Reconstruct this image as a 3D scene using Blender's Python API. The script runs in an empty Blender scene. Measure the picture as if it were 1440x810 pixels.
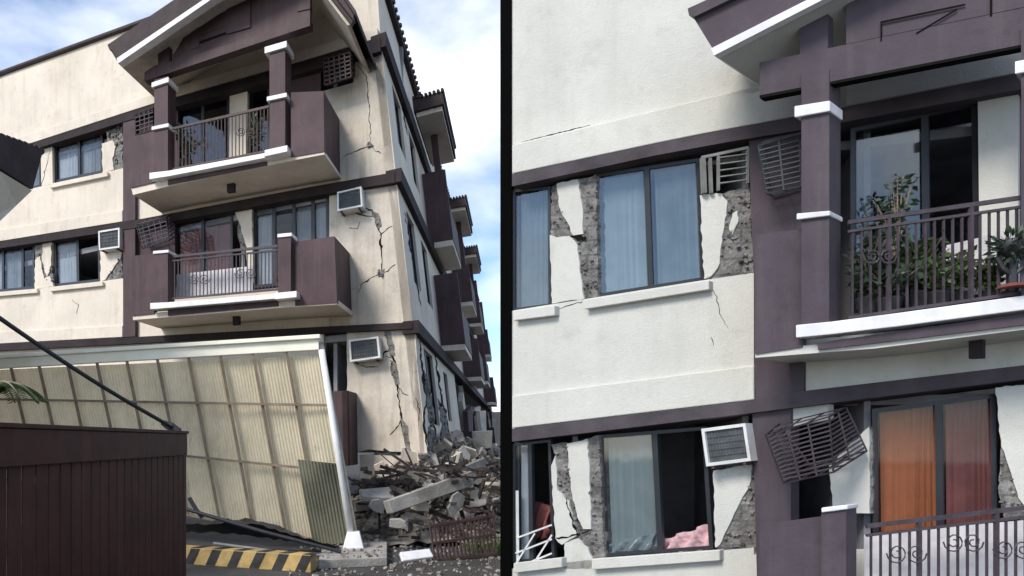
import bpy, bmesh, math, random
from mathutils import Vector as V
R = random.Random(11)
C = bpy.context.scene.collection
sc = bpy.context.scene
# ------------------------------------------------------------------ camera, sky, sun, exposure
H = 1.9; F = 900.0; PX = 500.0; PY = 620.0
cd = bpy.data.cameras.new('camera'); cam = bpy.data.objects.new('camera', cd); C.objects.link(cam)
cam.location = (0, 0, H); cam.rotation_euler = (math.pi/2, 0, 0)
cd.sensor_width = 36; cd.lens = F/1440*36
cd.shift_x = (720-PX)/1440; cd.shift_y = (PY-405)/1440
cd.clip_end = 3000; cd.clip_start = .05
sc.camera = cam
SUN_EL, SUN_AZ = math.radians(43), math.radians(-130)      # azimuth from +Y towards +X
w = bpy.data.worlds.new('World'); sc.world = w; w.use_nodes = True
nt = w.node_tree; nt.nodes.clear()
out = nt.nodes.new('ShaderNodeOutputWorld'); bg = nt.nodes.new('ShaderNodeBackground')
sky = nt.nodes.new('ShaderNodeTexSky'); sky.sky_type = 'NISHITA'; sky.sun_disc = False
sky.sun_elevation = SUN_EL; sky.sun_rotation = SUN_AZ; sky.dust_density = .6; sky.ozone_density = 3.4
tc = nt.nodes.new('ShaderNodeTexCoord'); mp = nt.nodes.new('ShaderNodeMapping'); mp.inputs['Scale'].default_value = (1.0, 1.0, 2.2)
mp.inputs['Location'].default_value = (.55, .2, .3)
nz = nt.nodes.new('ShaderNodeTexNoise'); nz.inputs['Scale'].default_value = 2.1; nz.inputs['Detail'].default_value = 7; nz.inputs['Roughness'].default_value = .52
rp = nt.nodes.new('ShaderNodeValToRGB'); rp.color_ramp.elements[0].position = .46; rp.color_ramp.elements[1].position = .68
mx = nt.nodes.new('ShaderNodeMix'); mx.data_type = 'RGBA'
mx.inputs[7].default_value = (6.3, 6.5, 6.8, 1)
nt.links.new(tc.outputs['Generated'], mp.inputs[0]); nt.links.new(mp.outputs[0], nz.inputs['Vector'])
nt.links.new(nz.outputs[0], rp.inputs[0]); nt.links.new(rp.outputs[0], mx.inputs[0])
nt.links.new(sky.outputs[0], mx.inputs[6]); nt.links.new(mx.outputs[2], bg.inputs[0]); nt.links.new(bg.outputs[0], out.inputs[0])
bg.inputs[1].default_value = .135
sl = bpy.data.lights.new('sun', 'SUN'); so = bpy.data.objects.new('sun', sl); C.objects.link(so)
sl.energy = 2.3; sl.angle = math.radians(18); sl.color = (1, .94, .85)
sd = V((math.sin(SUN_AZ)*math.cos(SUN_EL), math.cos(SUN_AZ)*math.cos(SUN_EL), math.sin(SUN_EL)))
so.rotation_euler = sd.to_track_quat('Z', 'Y').to_euler()
sc.view_settings.view_transform = 'Standard'; sc.view_settings.look = 'None'
sc.view_settings.exposure = 0.80; sc.view_settings.gamma = 1; sc.view_settings.use_curve_mapping = False

# ------------------------------------------------------------------ materials
def mat(name, col, rough=.8, spec=.3, noise=.12, nscale=1.5, bump=.15, bscale=40, metal=0, col2=None, streak=0, transl=0, streakcol=(.22,.19,.15), brick=0, mott=0):
    m = bpy.data.materials.new(name); m.use_nodes = True; t = m.node_tree; b = t.nodes['Principled BSDF']
    b.inputs['Roughness'].default_value = rough; b.inputs['Specular IOR Level'].default_value = spec; b.inputs['Metallic'].default_value = metal
    g = t.nodes.new('ShaderNodeNewGeometry')
    n = t.nodes.new('ShaderNodeTexNoise'); n.inputs['Scale'].default_value = nscale; n.inputs['Detail'].default_value = 8; n.inputs['Roughness'].default_value = .62
    t.links.new(g.outputs['Position'], n.inputs['Vector'])
    r = t.nodes.new('ShaderNodeValToRGB'); c2 = col2 or tuple(c*(1-noise*2.2) for c in col)
    r.color_ramp.elements[0].position = .32; r.color_ramp.elements[1].position = .66
    r.color_ramp.elements[0].color = (*c2, 1); r.color_ramp.elements[1].color = (*[min(1, c*(1+noise*.35)) for c in col], 1)
    t.links.new(n.outputs[0], r.inputs[0]); last = r.outputs[0]
    if streak:
        mp = t.nodes.new('ShaderNodeMapping'); mp.inputs['Scale'].default_value = (5, 5, .45)
        t.links.new(g.outputs['Position'], mp.inputs[0])
        n2 = t.nodes.new('ShaderNodeTexNoise'); n2.inputs['Scale'].default_value = 1.3; n2.inputs['Detail'].default_value = 6
        t.links.new(mp.outputs[0], n2.inputs['Vector'])
        r2 = t.nodes.new('ShaderNodeValToRGB'); r2.color_ramp.elements[0].position = .5; r2.color_ramp.elements[1].position = .78
        r2.color_ramp.elements[1].color = (streak, streak, streak, 1)
        t.links.new(n2.outputs[0], r2.inputs[0])
        mm = t.nodes.new('ShaderNodeMix'); mm.data_type = 'RGBA'; mm.inputs[7].default_value = (*streakcol, 1)
        t.links.new(r2.outputs[0], mm.inputs[0]); t.links.new(last, mm.inputs[6]); last = mm.outputs[2]
    if brick:
        mb_ = t.nodes.new('ShaderNodeSeparateXYZ'); cb_ = t.nodes.new('ShaderNodeCombineXYZ'); t.links.new(g.outputs['Position'], mb_.inputs[0])
        t.links.new(mb_.outputs[0], cb_.inputs[0]); t.links.new(mb_.outputs[2], cb_.inputs[1])
        bk_ = t.nodes.new('ShaderNodeTexBrick'); bk_.inputs['Scale'].default_value = 1; bk_.inputs['Brick Width'].default_value = .34; bk_.inputs['Row Height'].default_value = .17
        bk_.inputs['Mortar Size'].default_value = .014; bk_.inputs['Color1'].default_value = (1,1,1,1); bk_.inputs['Color2'].default_value = (.62,.60,.58,1); bk_.inputs['Mortar'].default_value = (.25,.24,.23,1)
        t.links.new(cb_.outputs[0], bk_.inputs[0])
        m3 = t.nodes.new('ShaderNodeMix'); m3.data_type = 'RGBA'; m3.blend_type = 'MULTIPLY'; m3.inputs[0].default_value = .5
        t.links.new(last, m3.inputs[6]); t.links.new(bk_.outputs[0], m3.inputs[7]); last = m3.outputs[2]
    if mott:
        for sc_n, amt, lo_, hi_, cc in ((.55, mott, .50, .72, (.62,.58,.52)), (14, mott*.6, .45, .75, (.7,.67,.62)), (3.1, mott*.8, .56, .70, (.5,.46,.40))):
            n4 = t.nodes.new('ShaderNodeTexNoise'); n4.inputs['Scale'].default_value = sc_n; n4.inputs['Detail'].default_value = 9; n4.inputs['Roughness'].default_value = .7
            t.links.new(g.outputs['Position'], n4.inputs['Vector'])
            r4 = t.nodes.new('ShaderNodeMapRange'); r4.inputs[1].default_value = lo_; r4.inputs[2].default_value = hi_; r4.inputs[4].default_value = amt
            t.links.new(n4.outputs[0], r4.inputs[0])
            m4 = t.nodes.new('ShaderNodeMix'); m4.data_type = 'RGBA'; m4.blend_type = 'MULTIPLY'; m4.inputs[7].default_value = (*cc, 1)
            t.links.new(r4.outputs[0], m4.inputs[0]); t.links.new(last, m4.inputs[6]); last = m4.outputs[2]
    t.links.new(last, b.inputs['Base Color'])
    if bump:
        n3 = t.nodes.new('ShaderNodeTexNoise'); n3.inputs['Scale'].default_value = bscale; n3.inputs['Detail'].default_value = 4
        t.links.new(g.outputs['Position'], n3.inputs['Vector'])
        bp = t.nodes.new('ShaderNodeBump'); bp.inputs['Strength'].default_value = bump; bp.inputs['Distance'].default_value = .02
        t.links.new(n3.outputs[0], bp.inputs['Height']); t.links.new(bp.outputs[0], b.inputs['Normal'])
    if transl:
        o = t.nodes['Material Output']; tr = t.nodes.new('ShaderNodeBsdfTranslucent'); ms = t.nodes.new('ShaderNodeMixShader')
        ms.inputs[0].default_value = transl; t.links.new(last, tr.inputs[0]); t.links.new(b.outputs[0], ms.inputs[1]); t.links.new(tr.outputs[0], ms.inputs[2]); t.links.new(ms.outputs[0], o.inputs[0])
    return m
def glassmat(name, tint=(.75,.82,.85), refl=.16):
    m = bpy.data.materials.new(name); m.use_nodes = True; t = m.node_tree; t.nodes.clear()
    o = t.nodes.new('ShaderNodeOutputMaterial'); tr = t.nodes.new('ShaderNodeBsdfTransparent'); tr.inputs[0].default_value = (*tint, 1)
    gl = t.nodes.new('ShaderNodeBsdfGlossy'); gl.inputs['Roughness'].default_value = .04
    n = t.nodes.new('ShaderNodeTexNoise'); n.inputs['Scale'].default_value = 1.2
    bp = t.nodes.new('ShaderNodeBump'); bp.inputs['Strength'].default_value = .12; bp.inputs['Distance'].default_value = .05
    t.links.new(n.outputs[0], bp.inputs['Height']); t.links.new(bp.outputs[0], gl.inputs['Normal'])
    lw = t.nodes.new('ShaderNodeLayerWeight'); lw.inputs[0].default_value = .5
    pw = t.nodes.new('ShaderNodeMath'); pw.operation = 'POWER'; pw.inputs[1].default_value = 5
    fr = t.nodes.new('ShaderNodeMath'); fr.operation = 'MULTIPLY'; fr.inputs[1].default_value = .9
    t.links.new(lw.outputs['Facing'], pw.inputs[0]); t.links.new(pw.outputs[0], fr.inputs[0])
    ad = t.nodes.new('ShaderNodeMath'); ad.operation = 'ADD'; ad.inputs[1].default_value = refl; ad.use_clamp = True
    ms = t.nodes.new('ShaderNodeMixShader')
    t.links.new(fr.outputs[0], ad.inputs[0]); t.links.new(ad.outputs[0], ms.inputs[0]); t.links.new(tr.outputs[0], ms.inputs[1]); t.links.new(gl.outputs[0], ms.inputs[2]); t.links.new(ms.outputs[0], o.inputs[0])
    return m
M = dict(
    cream=mat('cream_paint', (.68,.61,.52), .85, .2, .07, .7, .2, 60, streak=.25, streakcol=(.36,.32,.27), mott=.36),
    cream2=mat('pale_paint', (.61,.605,.555), .85, .2, .06, .8, .25, 50, streak=.2, streakcol=(.40,.39,.36), mott=.26),
    dull_cream=mat('dull_cream_paint', (.62,.56,.48), .9, .2, .14, 1.1, .3, 30, streak=.5, mott=.6),  # greyer, darker cream with heavier streaks and mottling
    plum=mat('plum_paint', (.072,.043,.048), .7, .35, .16, 1.5, .15, 40, streak=.3, streakcol=(.13,.10,.11), mott=.5),
    plum2=mat('greyed_plum_paint', (.080,.061,.076), .7, .35, .12, 1.5, .15, 40, streak=.3, streakcol=(.15,.125,.13), mott=.5),
    dark=mat('dark_ledge_paint', (.035,.026,.028), .8, .2, .2, 2, .2, 30),
    dark2=mat('grey_ledge_paint', (.085,.07,.08), .8, .2, .2, 2, .2, 30),
    white=mat('white_trim_paint', (.78,.77,.78), .6, .4, .08, 2, .1, 40, streak=.25),
    black=mat('black_divider', (.0015,.0015,.0015), .9, .05, 0, 1, 0),
    roof=mat('dark_roof_tile', (.05,.035,.035), .75, .3, .2, 3, .3, 20),
    frame=mat('dark_window_frame', (.02,.022,.028), .4, .5, .1, 4, 0),
    block=mat('broken_hollow_block', (.27,.26,.25), .95, .1, .3, 7, .8, 35, col2=(.10,.095,.09), brick=1),
    crack=mat('crack_shadow', (.012,.011,.010), .95, .05, .1, 9, 0),
    room=mat('room_wall', (.30,.30,.32), .9, .1, .2, 1, 0),
    concrete=mat('raw_concrete', (.36,.34,.31), .9, .15, .2, 2.5, .5, 30, streak=.4),
    rubble=mat('rubble', (.34,.30,.26), .95, .1, .35, 3, .9, 30, col2=(.09,.078,.066)),
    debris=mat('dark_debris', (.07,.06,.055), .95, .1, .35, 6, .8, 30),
    asphalt=mat('asphalt', (.07,.068,.066), .9, .2, .25, 1.3, .5, 60, col2=(.04,.038,.036)),
    gate=mat('maroon_gate_paint', (.050,.014,.012), .6, .25, .2, 2.5, .25, 6, streak=.35, streakcol=(.085,.035,.028), mott=.5),
    iron=mat('rusty_iron', (.075,.045,.042), .6, .4, .25, 8, .2, 30),
    iron2=mat('dull_iron', (.065,.05,.062), .6, .4, .2, 8, .1, 30),
    steel=mat('white_steel', (.70,.70,.68), .5, .4, .10, 4, .05, 30),
    beam=mat('cream_steel', (.84,.81,.68), .6, .3, .05, 2, 0),
    greysteel=mat('grey_steel', (.22,.22,.21), .5, .5, .2, 4, .05, 30),
    sheet=mat('yellowed_sheet', (.90,.81,.61), .6, .3, .08, .9, .1, 20, streak=.35, streakcol=(.50,.42,.30), transl=.45, mott=.4),
    sheetdark=mat('olive_sheet', (.15,.145,.10), .7, .3, .2, 1.2, .1, 20),
    purlin=mat('brown_purlin', (.24,.19,.14), .8, .2, .2, 4, .1, 20),
    yellow=mat('yellow_paint', (.50,.34,.13), .75, .3, .2, 5, .3, 30, streak=.6, mott=.8),
    blackpaint=mat('black_stripe_paint', (.04,.037,.034), .75, .3, .3, 5, .3, 30),
    leaf=mat('leaf', (.10,.17,.06), .55, .4, .3, 9, 0, transl=.25),
    leaf2=mat('dark_leaf', (.05,.085,.05), .55, .4, .3, 9, 0, transl=.2),
    tarp=mat('black_tarp', (.025,.025,.028), .45, .5, .2, 3, .3, 8),
    cloth=mat('pink_cloth', (.55,.36,.38), .9, .1, .15, 7, .3, 20),
    cloth2=mat('grey_cloth', (.42,.45,.50), .9, .1, .2, 6, .3, 20),
    orange=mat('orange_curtain', (.48,.16,.07), .85, .2, .10, 3, .1, 20, transl=.2),
    maroon=mat('maroon_curtain', (.27,.095,.085), .85, .2, .15, 3, .1, 20, transl=.2),
    pinkcurt=mat('salmon_curtain', (.42,.17,.14), .85, .2, .15, 3, .1, 20, transl=.2),
    pale=mat('pale_curtain', (.54,.58,.62), .85, .2, .10, 2, .1, 20, transl=.2),
    teal=mat('grey_curtain', (.34,.37,.40), .85, .2, .15, 2, .1, 20, transl=.2),
    acgrille=mat('cooler_grille', (.10,.11,.12), .5, .4, .2, 6, .1, 40),
    panel=mat('white_board', (.62,.60,.62), .7, .3, .12, 5, .1, 20),
    glass=glassmat('window_glass', (.88,.9,.92), .03), glassdark=glassmat('tinted_glass', (.35,.42,.48), .10),
    glassblue=glassmat('blue_tinted_glass', (.80,.84,.84), .10),
    terracotta=mat('terracotta', (.30,.12,.07), .8, .2, .15, 5, .1, 30),
    pot=mat('dark_pot', (.035,.035,.04), .5, .4, .1, 5, .1, 30),
)
# ------------------------------------------------------------------ geometry helpers
def ray(px, py): return V(((px-PX)/F, 1, (PY-py)/F))
CAM = V((0, 0, H))
def at(px, py, Y): return CAM + ray(px, py)*Y
class Plane:
    def __init__(s, P, a, b, out):
        s.P = P; s.n = a.cross(b).normalized(); s.out = out.normalized()
    def pt(s, px, py, off=0.0):
        d = ray(px, py); P = s.P + s.out*off
        return CAM + d*((P-CAM).dot(s.n)/d.dot(s.n))
def ip(x, L):
    if x <= L[0][0]: a, b = L[0], L[1]
    elif x >= L[-1][0]: a, b = L[-2], L[-1]
    else:
        for a, b in zip(L, L[1:]):
            if a[0] <= x <= b[0]: break
    return a[1] + (b[1]-a[1])*(x-a[0])/(b[0]-a[0])
class MB:
    def __init__(s): s.v = []; s.f = []
    def face(s, pts): n = len(s.v); s.v += [V(p) for p in pts]; s.f.append(list(range(n, n+len(pts))))
    def solid(s, A, B):
        n = len(s.v); k = len(A); s.v += [V(p) for p in A]+[V(p) for p in B]
        s.f.append([n+i for i in range(k)]); s.f.append([n+k+i for i in reversed(range(k))])
        for i in range(k): j = (i+1) % k; s.f.append([n+i, n+k+i, n+k+j, n+j])
        return s
    def prism(s, P, poly, o0, o1):                 # outline on the plane at o1, real thickness back to o0
        A = [P.pt(x, y, o1) for x, y in poly]; return s.solid(A, [p - P.out*(o1-o0) for p in A])
    def strip(s, P, x0, x1, top, bot, o0, o1, n=6):   # strip between two lines
        xs = [x0+(x1-x0)*i/n for i in range(n+1)]
        f = lambda L, x: L(x) if callable(L) else ip(x, L)
        return s.prism(P, [(x, f(top, x)) for x in xs]+[(x, f(bot, x)) for x in reversed(xs)], o0, o1)
    def box3(s, o, a, b, c):                       # corner + three edge vectors
        A = [o, o+a, o+a+b, o+b]; return s.solid(A, [p+c for p in A])
    def bar(s, p, q, w, h=None, up=V((0, 0, 1))):
        h = h or w; p = V(p); q = V(q); d = (q-p)
        if d.length < 1e-5: return s
        d = d.normalized(); a = d.cross(up)
        if a.length < .05: a = d.cross(V((1, 0, 0)))
        a = a.normalized(); b = a.cross(d).normalized()
        A = [p+a*w/2+b*h/2, p-a*w/2+b*h/2, p-a*w/2-b*h/2, p+a*w/2-b*h/2]
        return s.solid(A, [x+(q-p) for x in A])
    def tube(s, pts, r, n=8):
        rings = []
        for i, p in enumerate(pts):
            p = V(p); d = (V(pts[min(i+1, len(pts)-1)])-V(pts[max(i-1, 0)])).normalized()
            a = d.cross(V((0, 0, 1)));
            if a.length < .05: a = d.cross(V((1, 0, 0)))
            a.normalize(); b = a.cross(d)
            rr = r[i] if isinstance(r, (list, tuple)) else r
            k = len(s.v); s.v += [p+(a*math.cos(t*2*math.pi/n)+b*math.sin(t*2*math.pi/n))*rr for t in range(n)]; rings.append(k)
        for k, l in zip(rings, rings[1:]):
            for t in range(n): u = (t+1) % n; s.f.append([k+t, k+u, l+u, l+t])
        s.f.append([rings[0]+t for t in reversed(range(n))]); s.f.append([rings[-1]+t for t in range(n)])
        return s
    def chunk(s, c, sz, fl=1.0):
        M3 = [V((R.gauss(0,1), R.gauss(0,1), R.gauss(0,1))).normalized() for _ in range(2)]
        a = M3[0]; b = a.cross(M3[1]).normalized(); e = a.cross(b)
        sa, sb, se = (sz*R.uniform(.5, 1.2), sz*R.uniform(.4, 1), sz*R.uniform(.25, .7)*fl)
        P = []
        for k in (-1, 1):
            for i, j in ((-1,-1),(1,-1),(1,1),(-1,1)):
                P.append(V(c)+a*i*sa*R.uniform(.6,1)/2+b*j*sb*R.uniform(.6,1)/2+e*k*se*R.uniform(.7,1)/2)
        return s.solid(P[:4], P[4:])
roots = {}
def wloc(o):
    p = V((0, 0, 0))
    while o: p += V(o.location); o = o.parent
    return p
def obj(name, mb, m, parent=None, label=None, smooth=False, cat=None, group=None, kind=None, bevel=0):
    me = bpy.data.meshes.new(name); vs = mb.v
    lo = V([min(v[i] for v in vs) for i in range(3)]); hi = V([max(v[i] for v in vs) for i in range(3)])
    c = V(((lo.x+hi.x)/2, (lo.y+hi.y)/2, lo.z))
    me.from_pydata([v-c for v in vs], [], mb.f); me.update()
    bm = bmesh.new(); bm.from_mesh(me); bmesh.ops.recalc_face_normals(bm, faces=bm.faces); bm.to_mesh(me); bm.free()
    if smooth:
        for p in me.polygons: p.use_smooth = True
    me.materials.append(M[m] if isinstance(m, str) else m)
    o = bpy.data.objects.new(name, me); C.objects.link(o)
    if parent: o.parent = parent; o.location = c - wloc(parent)
    else: o.location = c
    if bevel:
        b = o.modifiers.new('bevel', 'BEVEL'); b.width = bevel; b.segments = 2; b.limit_method = 'ANGLE'
    if label: o['label'] = label
    if cat: o['category'] = cat
    if group: o['group'] = group
    if kind: o['kind'] = kind
    return o
SPLIT = {'string_course','pilaster','parapet','ledge','gable_truss','gable_beam','drain_spout','edge_beam','bedding'}
_obj = obj
def comps(mb):
    par = list(range(len(mb.v)))
    def find(a):
        while par[a] != a: par[a] = par[par[a]]; a = par[a]
        return a
    for f in mb.f:
        for i in f[1:]: par[find(i)] = find(f[0])
    g = {}
    for f in mb.f: g.setdefault(find(f[0]), []).append(f)
    out = []
    for fs in g.values():
        m = MB(); mp = {}
        for f in fs:
            nf = []
            for i in f:
                if i not in mp: mp[i] = len(m.v); m.v.append(mb.v[i])
                nf.append(mp[i])
            m.f.append(nf)
        out.append(m)
    return out
def obj(name, mb, *a, **k):
    if name in SPLIT:
        r = [_obj(name, c, *a, **k) for c in comps(mb)]; return r[0]
    return _obj(name, mb, *a, **k)
def thing(name, label, cat, loc, group=None):
    o = bpy.data.objects.new(name, None); C.objects.link(o); o.location = loc; o.empty_display_size = .3
    o['label'] = label; o['category'] = cat
    if group: o['group'] = group
    return o
def bil(q, s, t):                                  # q = TL,TR,BR,BL
    return (q[0]*(1-s)+q[1]*s)*(1-t) + (q[3]*(1-s)+q[2]*s)*t
def curtain(q, back, amp, folds, open_=0):
    mb = MB(); n = folds*8; L = []
    ph = R.uniform(0, 6)
    for t in (0, .35, .7, 1):
        row = []
        for i in range(n+1):
            s = i/n; w_ = s+.07*math.sin(s*5+ph)+.03*math.sin(s*13+ph*3); k = amp*(math.sin(w_*folds*2*math.pi+ph+t*.9)*(.6+.5*math.sin(s*7+ph))+.35*math.sin(w_*folds*4.3*math.pi+ph*2+t*1.7))
            row.append(bil(q, s, t)+back*(1+k))
        L.append(row)
    base = len(mb.v)
    for row in L: mb.v += row
    for r in range(3):
        for i in range(n):
            a = base+r*(n+1)+i; mb.f.append([a, a+1, a+n+2, a+n+1])
    return mb
def window(root, P, quad, splits=(.5,), panes=None, curtains=None, sill=None, fw=.05, off=-.10, sillmat='cream', skip=(), label=None, fmat='frame', flds=5):
    q = [P.pt(x, y, off) for x, y in quad]; W = (q[1]-q[0]).length; Hh = (q[3]-q[0]).length
    mb = MB(); bk = -P.out*.05
    def fr(a, b, c, d):
        A = [bil(q, a, c), bil(q, b, c), bil(q, b, d), bil(q, a, d)]; mb.solid(A, [x+bk for x in A])
    u, v = fw/W, fw/Hh
    fr(0, 1, 0, v); fr(0, 1, 1-v, 1); fr(0, u, v, 1-v); fr(1-u, 1, v, 1-v)
    for s in splits: fr(s-u*.7, s+u*.7, v, 1-v)
    win = obj('window', mb, fmat, root, label)
    cuts = [u]+list(splits)+[1-u]
    for k in range(len(cuts)-1):
        a = cuts[k]+(u*.7 if k else 0); b = cuts[k+1]-(u*.7 if k < len(cuts)-2 else 0)
        A = [bil(q, a, v)+bk*.4, bil(q, b, v)+bk*.4, bil(q, b, 1-v)+bk*.4, bil(q, a, 1-v)+bk*.4]
        if k not in skip:
            g = MB(); g.solid(A, [x+bk*.15 for x in A]); obj('pane', g, (panes or ['glass']*9)[k], win)
        cm = (curtains or [None]*9)[k]
        if cm: obj('curtain', curtain(A, -P.out*.09, .22 if (P is FL or cm in ('orange','maroon')) else .07, flds), cm, win, smooth=True)
    if sill:
        x0, x1, dy0, hgt = sill; s = MB()
        yb = lambda x: quad[3][1]+(quad[2][1]-quad[3][1])*(x-quad[3][0])/(quad[2][0]-quad[3][0])
        s.strip(P, x0, x1, lambda x: yb(x)+dy0, lambda x: yb(x)+dy0+hgt, -.02, .09, 2)
        obj('sill', s, sillmat, win, bevel=.008)
    return win
def crack(mb, P, pts, w0, off=.003, wob=1.2):
    L = []
    for a, b in zip(pts, pts[1:]):
        n = max(2, int(math.hypot(b[0]-a[0], b[1]-a[1])/4))
        for i in range(n): L.append((a[0]+(b[0]-a[0])*i/n+R.uniform(-wob, wob), a[1]+(b[1]-a[1])*i/n+R.uniform(-wob, wob)))
    L.append(pts[-1])
    le, ri = [], []
    for i, p in enumerate(L):
        q = L[min(i+1, len(L)-1)]; o = L[max(i-1, 0)]; dx, dy = q[0]-o[0], q[1]-o[1]; l = math.hypot(dx, dy) or 1
        ww = w0*R.uniform(.25, 1)*(.35+.65*math.sin(math.pi*(i+.6)/(len(L)+.2)))
        le.append((p[0]-dy/l*ww/2, p[1]+dx/l*ww/2)); ri.append((p[0]+dy/l*ww/2, p[1]-dx/l*ww/2))
    for i in range(len(L)-1):
        mb.prism(P, [le[i], le[i+1], ri[i+1], ri[i]], off-.002, off)
def inside(x, y, poly):
    c = False; n = len(poly)
    for i in range(n):
        (x0, y0), (x1, y1) = poly[i], poly[i-1]
        if (y0 > y) != (y1 > y) and x < (x1-x0)*(y-y0)/(y1-y0)+x0: c = not c
    return c
def jag(poly, amp=1.5, step=5):
    out = []
    for i in range(len(poly)):
        a, b = poly[i], poly[(i+1) % len(poly)]; n = max(1, int(math.hypot(b[0]-a[0], b[1]-a[1])/step))
        for k in range(n):
            t = k/n; j = amp if k else 0
            out.append((a[0]+(b[0]-a[0])*t+R.uniform(-j, j), a[1]+(b[1]-a[1])*t+R.uniform(-j, j)))
    return out
def blockwork(root, P, poly, n, sz, off=-.03, name='broken_masonry', label=None):
    mb = MB(); mb.prism(P, jag(poly, 1.2, 5), -.19, off)
    xs = [p[0] for p in poly]; ys = [p[1] for p in poly]; k = 0; tries = 0
    while k < n and tries < 4000:
        tries += 1; x, y = R.uniform(min(xs), max(xs)), R.uniform(min(ys), max(ys))
        if inside(x, y, poly): mb.chunk(P.pt(x, y, off+R.uniform(-.01, .03)), sz*R.uniform(.5, 1.2)); k += 1
    return obj(name, mb, 'block', root, label)
def railing(parent, P, x0, x1, top, bot, off, n, w, m, scrolls=(), second=None, mid_posts=()):
    mb = MB(); N = 8
    f = lambda L, x: ip(x, L)
    xs = [x0+(x1-x0)*i/N for i in range(N+1)]
    for L, hh in ((top, w*2.4), (bot, w*1.8)) + (((second, w*1.5),) if second else ()):
        for a, b in zip(xs, xs[1:]): mb.bar(P.pt(a, f(L, a), off), P.pt(b, f(L, b), off), w*1.9, hh)
    for i in range(n+1):
        x = x0+(x1-x0)*(i+.5)/(n+1); ww = w*(1.9 if i in mid_posts else 1)
        st = second if (second and i not in mid_posts) else top
        mb.bar(P.pt(x, f(st, x), off), P.pt(x, f(bot, x), off), ww)
    for (cx, cy, rr) in scrolls:                   # curled ironwork
        for sgn in (-1, 1):
            pts = []
            for k in range(22):
                t = k/21*3.6*math.pi; r = rr*(1-t/(4.4*math.pi))
                pts.append(P.pt(cx+sgn*(rr*.9+r*math.cos(t)), cy+r*math.sin(t), off+.02))
            mb.tube(pts, w*.42, 5)
    return obj('railing', mb, m, parent)
def grid(mb, q, nh, nv, w):
    for i in range(nh+1): mb.bar(bil(q, 0, i/nh), bil(q, 1, i/nh), w)
    for i in range(nv+1): mb.bar(bil(q, i/nv, 0), bil(q, i/nv, 1), w)
def aircon(P, quad, off, depth, label, group=None, bent=False):
    q = [P.pt(x, y, off) for x, y in quad]; back = -P.out*depth
    c = (q[0]+q[1]+q[2]+q[3])/4; W = (q[1]-q[0]).length; Hh = (q[3]-q[0]).length
    root = thing('air_conditioner', label, 'air conditioner', V((c.x, c.y, min(p.z for p in q))), group)
    mb = MB(); u, v = .065, .085
    def pc(a, b, c_, d):
        A = [bil(q, a, c_), bil(q, b, c_), bil(q, b, d), bil(q, a, d)]; mb.solid(A, [x+back for x in A])
    pc(0, 1, 0, v); pc(0, 1, 1-v, 1); pc(0, u, v, 1-v); pc(1-u, 1, v, 1-v)
    A = [bil(q, 0, 0)+back, bil(q, 1, 0)+back, bil(q, 1, 1)+back, bil(q, 0, 1)+back]; mb.solid(A, [x+back*.03 for x in A])
    obj('casing', mb, 'steel', root)
    g = MB(); A = [bil(q, u, v)+back*.12, bil(q, 1-u, v)+back*.12, bil(q, 1-u, 1-v)+back*.12, bil(q, u, 1-v)+back*.12]
    g.solid(A, [x+back*.05 for x in A])
    for i in range(1, 13):
        s = i/13; g.bar(bil(A, s, .02)+P.out*.01, bil(A, s, .98)+P.out*.01, W*.018)
    for i in range(1, 5): g.bar(bil(A, .02, i/5)+P.out*.015, bil(A, .98, i/5)+P.out*.015, W*.014)
    obj('grille', g, 'acgrille', root)
    for s in (.15, .85):
        b = MB(); b.bar(bil(q, s, 1)+V((0, 0, -.02)), bil(q, s, 1)+back*.8+V((0, 0, -.02)), .03); obj('bracket', b, 'iron', root)
    return root

# ------------------------------------------------------------------ GROUND
mb = MB(); mb.face([(-700, -60, 0), (700, -60, 0), (700, 1400, 0), (-700, 1400, 0)])
obj('ground', mb, 'asphalt', kind='structure')

# ------------------------------------------------------------------ LEFT BUILDING: planes
uL = V((-.875, .484, 0)).normalized(); vin = V((.248, .969, 0)).normalized()
O = at(555, 242, 13.5)
FL = Plane(O, uL, V((0, 0, 1)), -vin)
cn = [(529, -70), (535, 53), (555, 242), (580, 453), (598, 640)]      # the leaning corner
def corner(y):
    for (a, b) in zip(cn, cn[1:]):
        if y <= b[1]: break
    return a[0]+(b[0]-a[0])*(y-a[1])/(b[1]-a[1])
c1, c2 = FL.pt(535, 53), FL.pt(580, 453)
PS = Plane(c1, c2-c1, vin, -uL)
cdir = (c1-c2)/(c1.z-c2.z)
def S(s, o, z): return c2 + cdir*(z-c2.z) + vin*s - uL*o
LB = thing('apartment_building', 'three storey cream and plum apartment block with collapsed ground floor behind the yellow carport roof', 'building', (O.x-5, O.y+6, 0))
roofL = [(-60,128),(0,105),(215,27),(330,-12),(529,-70)]
b3 = [(-60,236),(0,216),(50,200),(213,147),(440,82),(535,53)]
b3b = [(x, y+8+max(0, x)*.020) for x, y in b3]
b2 = [(-60,350),(0,340),(187,310),(440,262),(555,242)]
b2b = [(x, y+9+max(0, x)*.010) for x, y in b2]
b1 = [(-60,488),(0,484),(187,474),(440,460),(580,453)]
b1b = [(x, y+9) for x, y in b1]
s3 = [(-60,290),(75,258),(145,243),(175,236)]
s2 = [(-60,418),(0,411),(50,406),(75,403),(140,396),(175,391)]
T = .2
wl = MB()
def wpoly(poly, mb=wl, o0=-T, o1=0, P=FL): mb.prism(P, poly, o0, o1)
xs = lambda a, b, n=6: [a+(b-a)*i/n for i in range(n+1)]
wpoly([(x, ip(x, roofL)) for x in xs(-60, 527)]+[(535, 53)]+[(x, ip(x, b3)) for x in reversed(xs(-60, 527))])
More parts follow.
